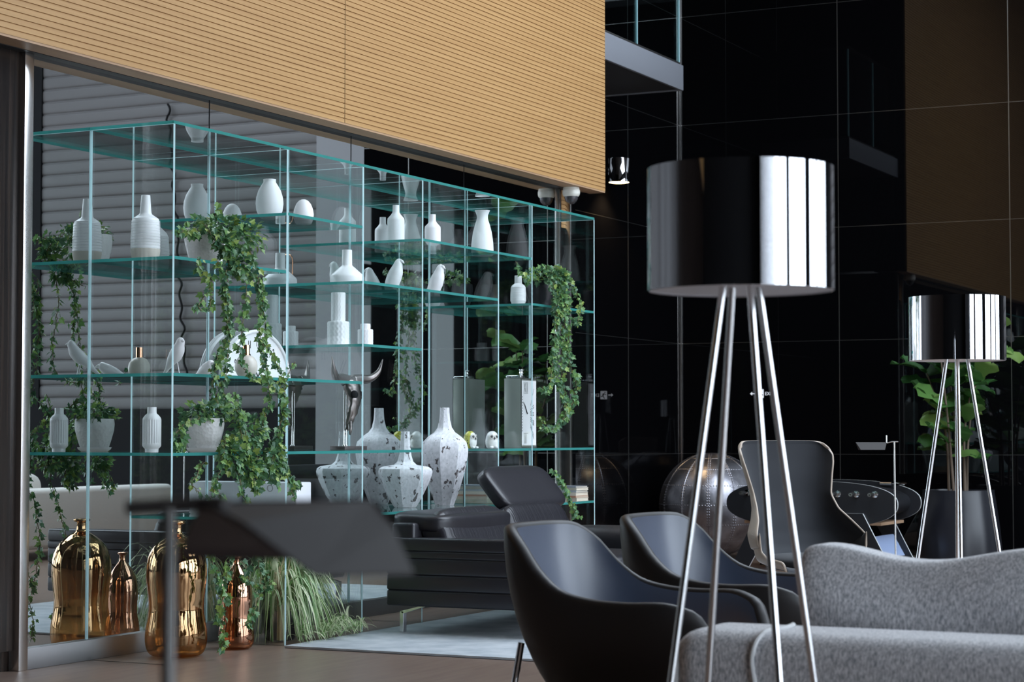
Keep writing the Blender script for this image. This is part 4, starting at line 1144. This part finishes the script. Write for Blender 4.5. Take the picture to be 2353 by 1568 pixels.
# rounded low back running away to the right, piped along its front edge
def slab(bm, x0, x1, y0, y1, z0, z1, r, lift=0.):
    box(bm, x0, x1, y0, y1, z0, z1, bev=r, seg=6)
bm = BM(); slab(bm, 0, .34, -2.6, 0, .12, .642, .075); obj('back', bm, 'grey', t, angle=180)
bm = BM()
def pipe(pts): tube(bm, smooth_path(pts, 8), .0065, 8)
PP_ = [(-.003, -.30, .22), (-.003, -.28, .36), (-.003, -.25, .48), (-.003, -.235, .56)]
for a_ in (20, 40, 60, 80): PP_.append((.075 - .079 * math.cos(math.radians(a_)), -.235 - .02 * (a_ / 80) ** 2, .567 + .079 * math.sin(math.radians(a_))))
pipe(PP_ + [(.14, -.275, .646), (.22, -.27, .646), (.28, -.25, .642)])
pipe([(.03, -.012, .2), (.016, -.016, .4), (.020, -.02, .55), (.04, -.03, .60)])
obj('piping', bm, 'piping', t)
bm = BM(); slab(bm, .335, 1.15, -2.6, -.02, .12, .42, .06); obj('base', bm, 'grey', t, angle=180)
bm = BM(); slab(bm, .345, 1.15, -.30, .0, .13, .56, .07); obj('arm', bm, 'grey', t, angle=180)
bm = BM(); tube(bm, smooth_path([(.36, -.16, .565), (.7, -.16, .568), (1.05, -.15, .565)], 5), .006, 8); obj('piping', bm, 'piping', t)
bm = BM(); pillow(bm, .36, 1.17, -2.5, -.31, .36, .50, e=5); obj('seat_cushion', bm, 'grey', t, angle=180)
for x, y in ((.06, -.08), (1.08, -.08), (.06, -2.5), (1.08, -2.5)):
    bm = BM(); tube(bm, [(x, y, 0), (x, y, .125)], .02, 12); obj('leg', bm, 'dark', t)
# big loose cushion leaning behind the low back
bm = BM(); pillow(bm, -1, 1, -1, 1, -1, 1, e=16)
for v in bm.verts:
    x, y, z = v.co; s = (y + 1) / 2; k = (z + 1) / 2                     # y: along the sofa, z: height
    ww = -.985 - y * .80
    topz = .818 - .05 * math.sin(PI * min(1, s / .44)) ** 1.5 + .008 * math.sin(23 * s) * (k > .7)
    zz = .50 + (topz - .50) * k
    fat = .12 * (.55 + .45 * math.sin(PI * min(1, max(0, k)) )) 
    v.co = Vector((x * fat + .05 * k + .006 * math.sin(9 * y + 4 * z), ww + .03 * (1 - k) * y, zz))
o = obj('back_cushion', bm, 'grey', None, loc=(5.50, 2.02, .04), angle=180)
o.name = 'loose_cushion'; tag(o, 'big grey fabric loose cushion leaning upright on the grey sofa', 'cushion')
sb = o.modifiers.new('smooth', 'SUBSURF'); sb.levels = 1; sb.render_levels = 2

# ================================================================ BEIGE SOFA (seen only in the mirror glass)
t = thing('beige_sofa', 'beige fabric sofa that shows mirrored at the lower left of the glass wall', 'sofa', (13.7, 1.02, 0))
bm = BM(); box(bm, 0, 3.3, -.22, 0, .1, .66, bev=.05, seg=5); obj('back', bm, 'beige', t, angle=180)
bm = BM(); box(bm, 0, 3.3, -.98, -.225, .1, .42, bev=.05, seg=4); obj('base', bm, 'beige', t, angle=180)
for k in range(2):
    bm = BM(); pillow(bm, .03 + k * .80, .82 + k * .80, -.5, -.23, .43, .81, e=3.4); obj('back_cushion', bm, 'beige', t, angle=180)
for x, y in ((.1, -.1), (3.2, -.1), (.1, -.9), (3.2, -.9)):
    bm = BM(); tube(bm, [(x, y, 0), (x, y, .105)], .02, 12); obj('leg', bm, 'dark', t)

# ================================================================ RIVETED METAL SPHERE
sp = (18.1, 6.93, .495)
t_bm = BM(); R0 = .49
bmesh.ops.create_uvsphere(t_bm, u_segments=64, v_segments=40, radius=R0)
rng = random.Random(2)
def sph(th, ph, r): return Vector((r * math.cos(ph) * math.cos(th), r * math.cos(ph) * math.sin(th), r * math.sin(ph)))
def rivet(th, ph):
    c = sph(th, ph, R0); n = c.normalized(); a, b = frame(n); r = .008
    base = [t_bm.verts.new(c + (a * math.cos(k * PI / 3) + b * math.sin(k * PI / 3)) * r) for k in range(6)]; tp = t_bm.verts.new(c + n * .006)
    for k in range(6): t_bm.faces.new((base[k], base[(k + 1) % 6], tp))
for k in range(12):
    th = 2 * PI * k / 12
    for j in range(-26, 27):
        ph = j * PI / 60
        for o_ in (-.02, .02): rivet(th + o_ / max(.2, math.cos(ph)), ph)
for ph in (-.75, -.38, 0, .38, .75, 1.1):
    for j in range(110): rivet(2 * PI * j / 110, ph + .02)
for k in range(12):
    th = 2 * PI * k / 12; tube(t_bm, [sph(th, -1.4 + 2.8 * q / 30, R0) for q in range(31)], .0025, 4, caps=False)
o = single('riveted_sphere', t_bm, 'riveted', 'large riveted aluminium sphere on the floor in the black corner', 'ornament', sp, 0.3, angle=50)

# ================================================================ FOOTBALL TABLE
t = thing('football_table', 'black table football table with rounded ends behind the wing chair', 'game table', (16.58, 5.46, 0))
def stad(n=60, ex=2.5, a=.75, zc=.575, up=.19, dn=.195):
    out = []
    for k in range(n):
        th = 2 * PI * k / n; c, s = math.cos(th), math.sin(th); r = (abs(c) ** ex + abs(s) ** ex) ** (-1 / ex)
        out.append((a * r * c, zc + (up if s > 0 else dn) * r * s))
    return out
P = stad()
for x0 in (0.0, .72):
    bm = BM(); A = ring(bm, [(x0, y, z) for y, z in P]); B = ring(bm, [(x0 + .022, y, z) for y, z in P]); bridge(bm, A, B, mi=1); bm.faces.new(A); bm.faces.new(B[::-1])
    obj('side_panel', bm, ['tableblack', 'tableedge'], t, smooth=False)
bm = BM(); PP = stad(60, 2.5, .66, .575, .15, .15); A = ring(bm, [(.022, y, z) for y, z in PP]); B = ring(bm, [(.72, y, z) for y, z in PP]); bridge(bm, A, B)
obj('table_body', bm, 'tableblack', t)
bm = BM(); box(bm, .03, .715, -.60, .60, .40, .424); obj('bottom_board', bm, 'ply', t, smooth=False)
for k in range(8):
    y = -.56 + k * .16
    bm = BM(); tube(bm, [(-.17, y, .66), (.9, y, .66)], .006, 8); rd = obj('rod', bm, 'steel', t)
    bm = BM(); tube(bm, [(-.17, y, .66), (-.12, y, .66), (-.06, y, .66)], [.016, .02, .014], 12); lathe(bm, [(.03, 0), (.03, .006), (0, .008)], 18, c=(0, 0)) if False else None; obj('handle', bm, 'steel', rd)
    bm = BM(); lathe(bm, [(.028, 0), (.028, .008), (.007, .010)], 20); obj('bearing', bm, 'chrome', rd, loc=(-.0005, y, .66), rot=(0, -PI / 2, 0))
bm = BM(); tube(bm, [(.70, -.50, .735), (.70, -.40, .735)], .018, 10); tube(bm, [(.45, -.62, .74), (.69, -.62, .74)], .015, 10); obj('score_counter', bm, 'chrome', t)
for s in (-1, 1):
    for x0 in (-.024, .744):
        bm = BM()
        ys = [s * .33, s * .50, s * .74, s * .66]
        pts = [(s * .28, .50), (s * .46, .50), (s * .72, 0), (s * .56, 0)]
        A = ring(bm, [(x0, y, z) for y, z in pts]); B = ring(bm, [(x0 + .02, y, z) for y, z in pts]); bridge(bm, A, B, mi=1); bm.faces.new(A); bm.faces.new(B[::-1])
        obj('leg', bm, ['tableblack', 'tableedge'], t, smooth=False)
    bm = BM(); Q = [(-.002, s * .50, .30), (.742, s * .50, .30), (.742, s * .60, .12), (-.002, s * .60, .12)]
    A = ring(bm, Q); B = ring(bm, [(x, y + .018, z) for x, y, z in Q]); bridge(bm, A, B); bm.faces.new(A); bm.faces.new(B[::-1]); o = obj('sky_reflection_panel', bm, 'skyreflection', t, smooth=False)  # pale blue panel standing in for a sky reflection at the leg

# ================================================================ BIG POTTED FIDDLE-LEAF FIG
pp = at(2203, 1200, X=17.95)
t = thing('fiddle_leaf_fig', 'fiddle-leaf fig in a tall dark tapered pot behind the far chrome lamp', 'potted plant', (17.95, pp.y, 0))
bm = BM(); lathe(bm, [(.30, 0), (.37, .03), (.375, .12), (.355, .35), (.325, .56), (.31, .655), (.31, .67), (.29, .67), (.285, .6), (0, .58)], 56); fp = obj('pot', bm, 'potdark', t, angle=60)
bm = BM(); lathe(bm, [(.284, .61), (0, .615)], 24, caps=False); obj('soil', bm, 'soil', fp)
rng = random.Random(14); bt = BM(); bl = BM()
def fig_leaf(bm, p, d, n, ln):
    d = d.normalized(); n = (n - d * n.dot(d)).normalized(); s = d.cross(n)
    prof = [(0, .03), (.2, .16), (.4, .20), (.6, .30), (.8, .32), (.93, .2), (1, .03)]
    Lr = []; 
    for q, w in prof:
        m = p + d * ln * q - Vector((0, 0, 1)) * ln * .22 * q * q
        Lr.append((bm.verts.new(m + s * w * ln + n * ln * .05 * math.sin(q * 14)), bm.verts.new(m - n * ln * .05), bm.verts.new(m - s * w * ln + n * ln * .05 * math.sin(q * 14 + 1))))
    for a, b in zip(Lr, Lr[1:]):
        bm.faces.new((a[0], a[1], b[1], b[0])); bm.faces.new((a[1], a[2], b[2], b[1]))
for k in range(5):
    a = 2 * PI * k / 5 + .4; tip = Vector((math.cos(a) * rng.uniform(.12, .34), math.sin(a) * rng.uniform(.15, .40), rng.uniform(1.60, 2.0)))
    P = smooth_path([(math.cos(a) * .08, math.sin(a) * .08, .6), (tip.x * .5 + rng.uniform(-.04, .04), tip.y * .4, 1.2), tip], 6)
    tube(bt, P, [.014 - .008 * i / (len(P) - 1) for i in range(len(P))], 8)
    n = len(P)
    for i in range(n // 3, n):
        for j in range(1 if i < n - 2 else 3):
            az = rng.uniform(0, 2 * PI); d = Vector((math.cos(az), math.sin(az), rng.uniform(.1, .9)))
            fig_leaf(bl, P[i] + Vector((0, 0, rng.uniform(-.03, .03))), d, Vector((-.3, -.3, 1)) + Vector((rng.uniform(-.4, .4), rng.uniform(-.4, .4), 0)), rng.uniform(.26, .40))
obj('trunk', bt, 'bark', t)
o = obj('leaves', bl, 'fig', t, angle=180)
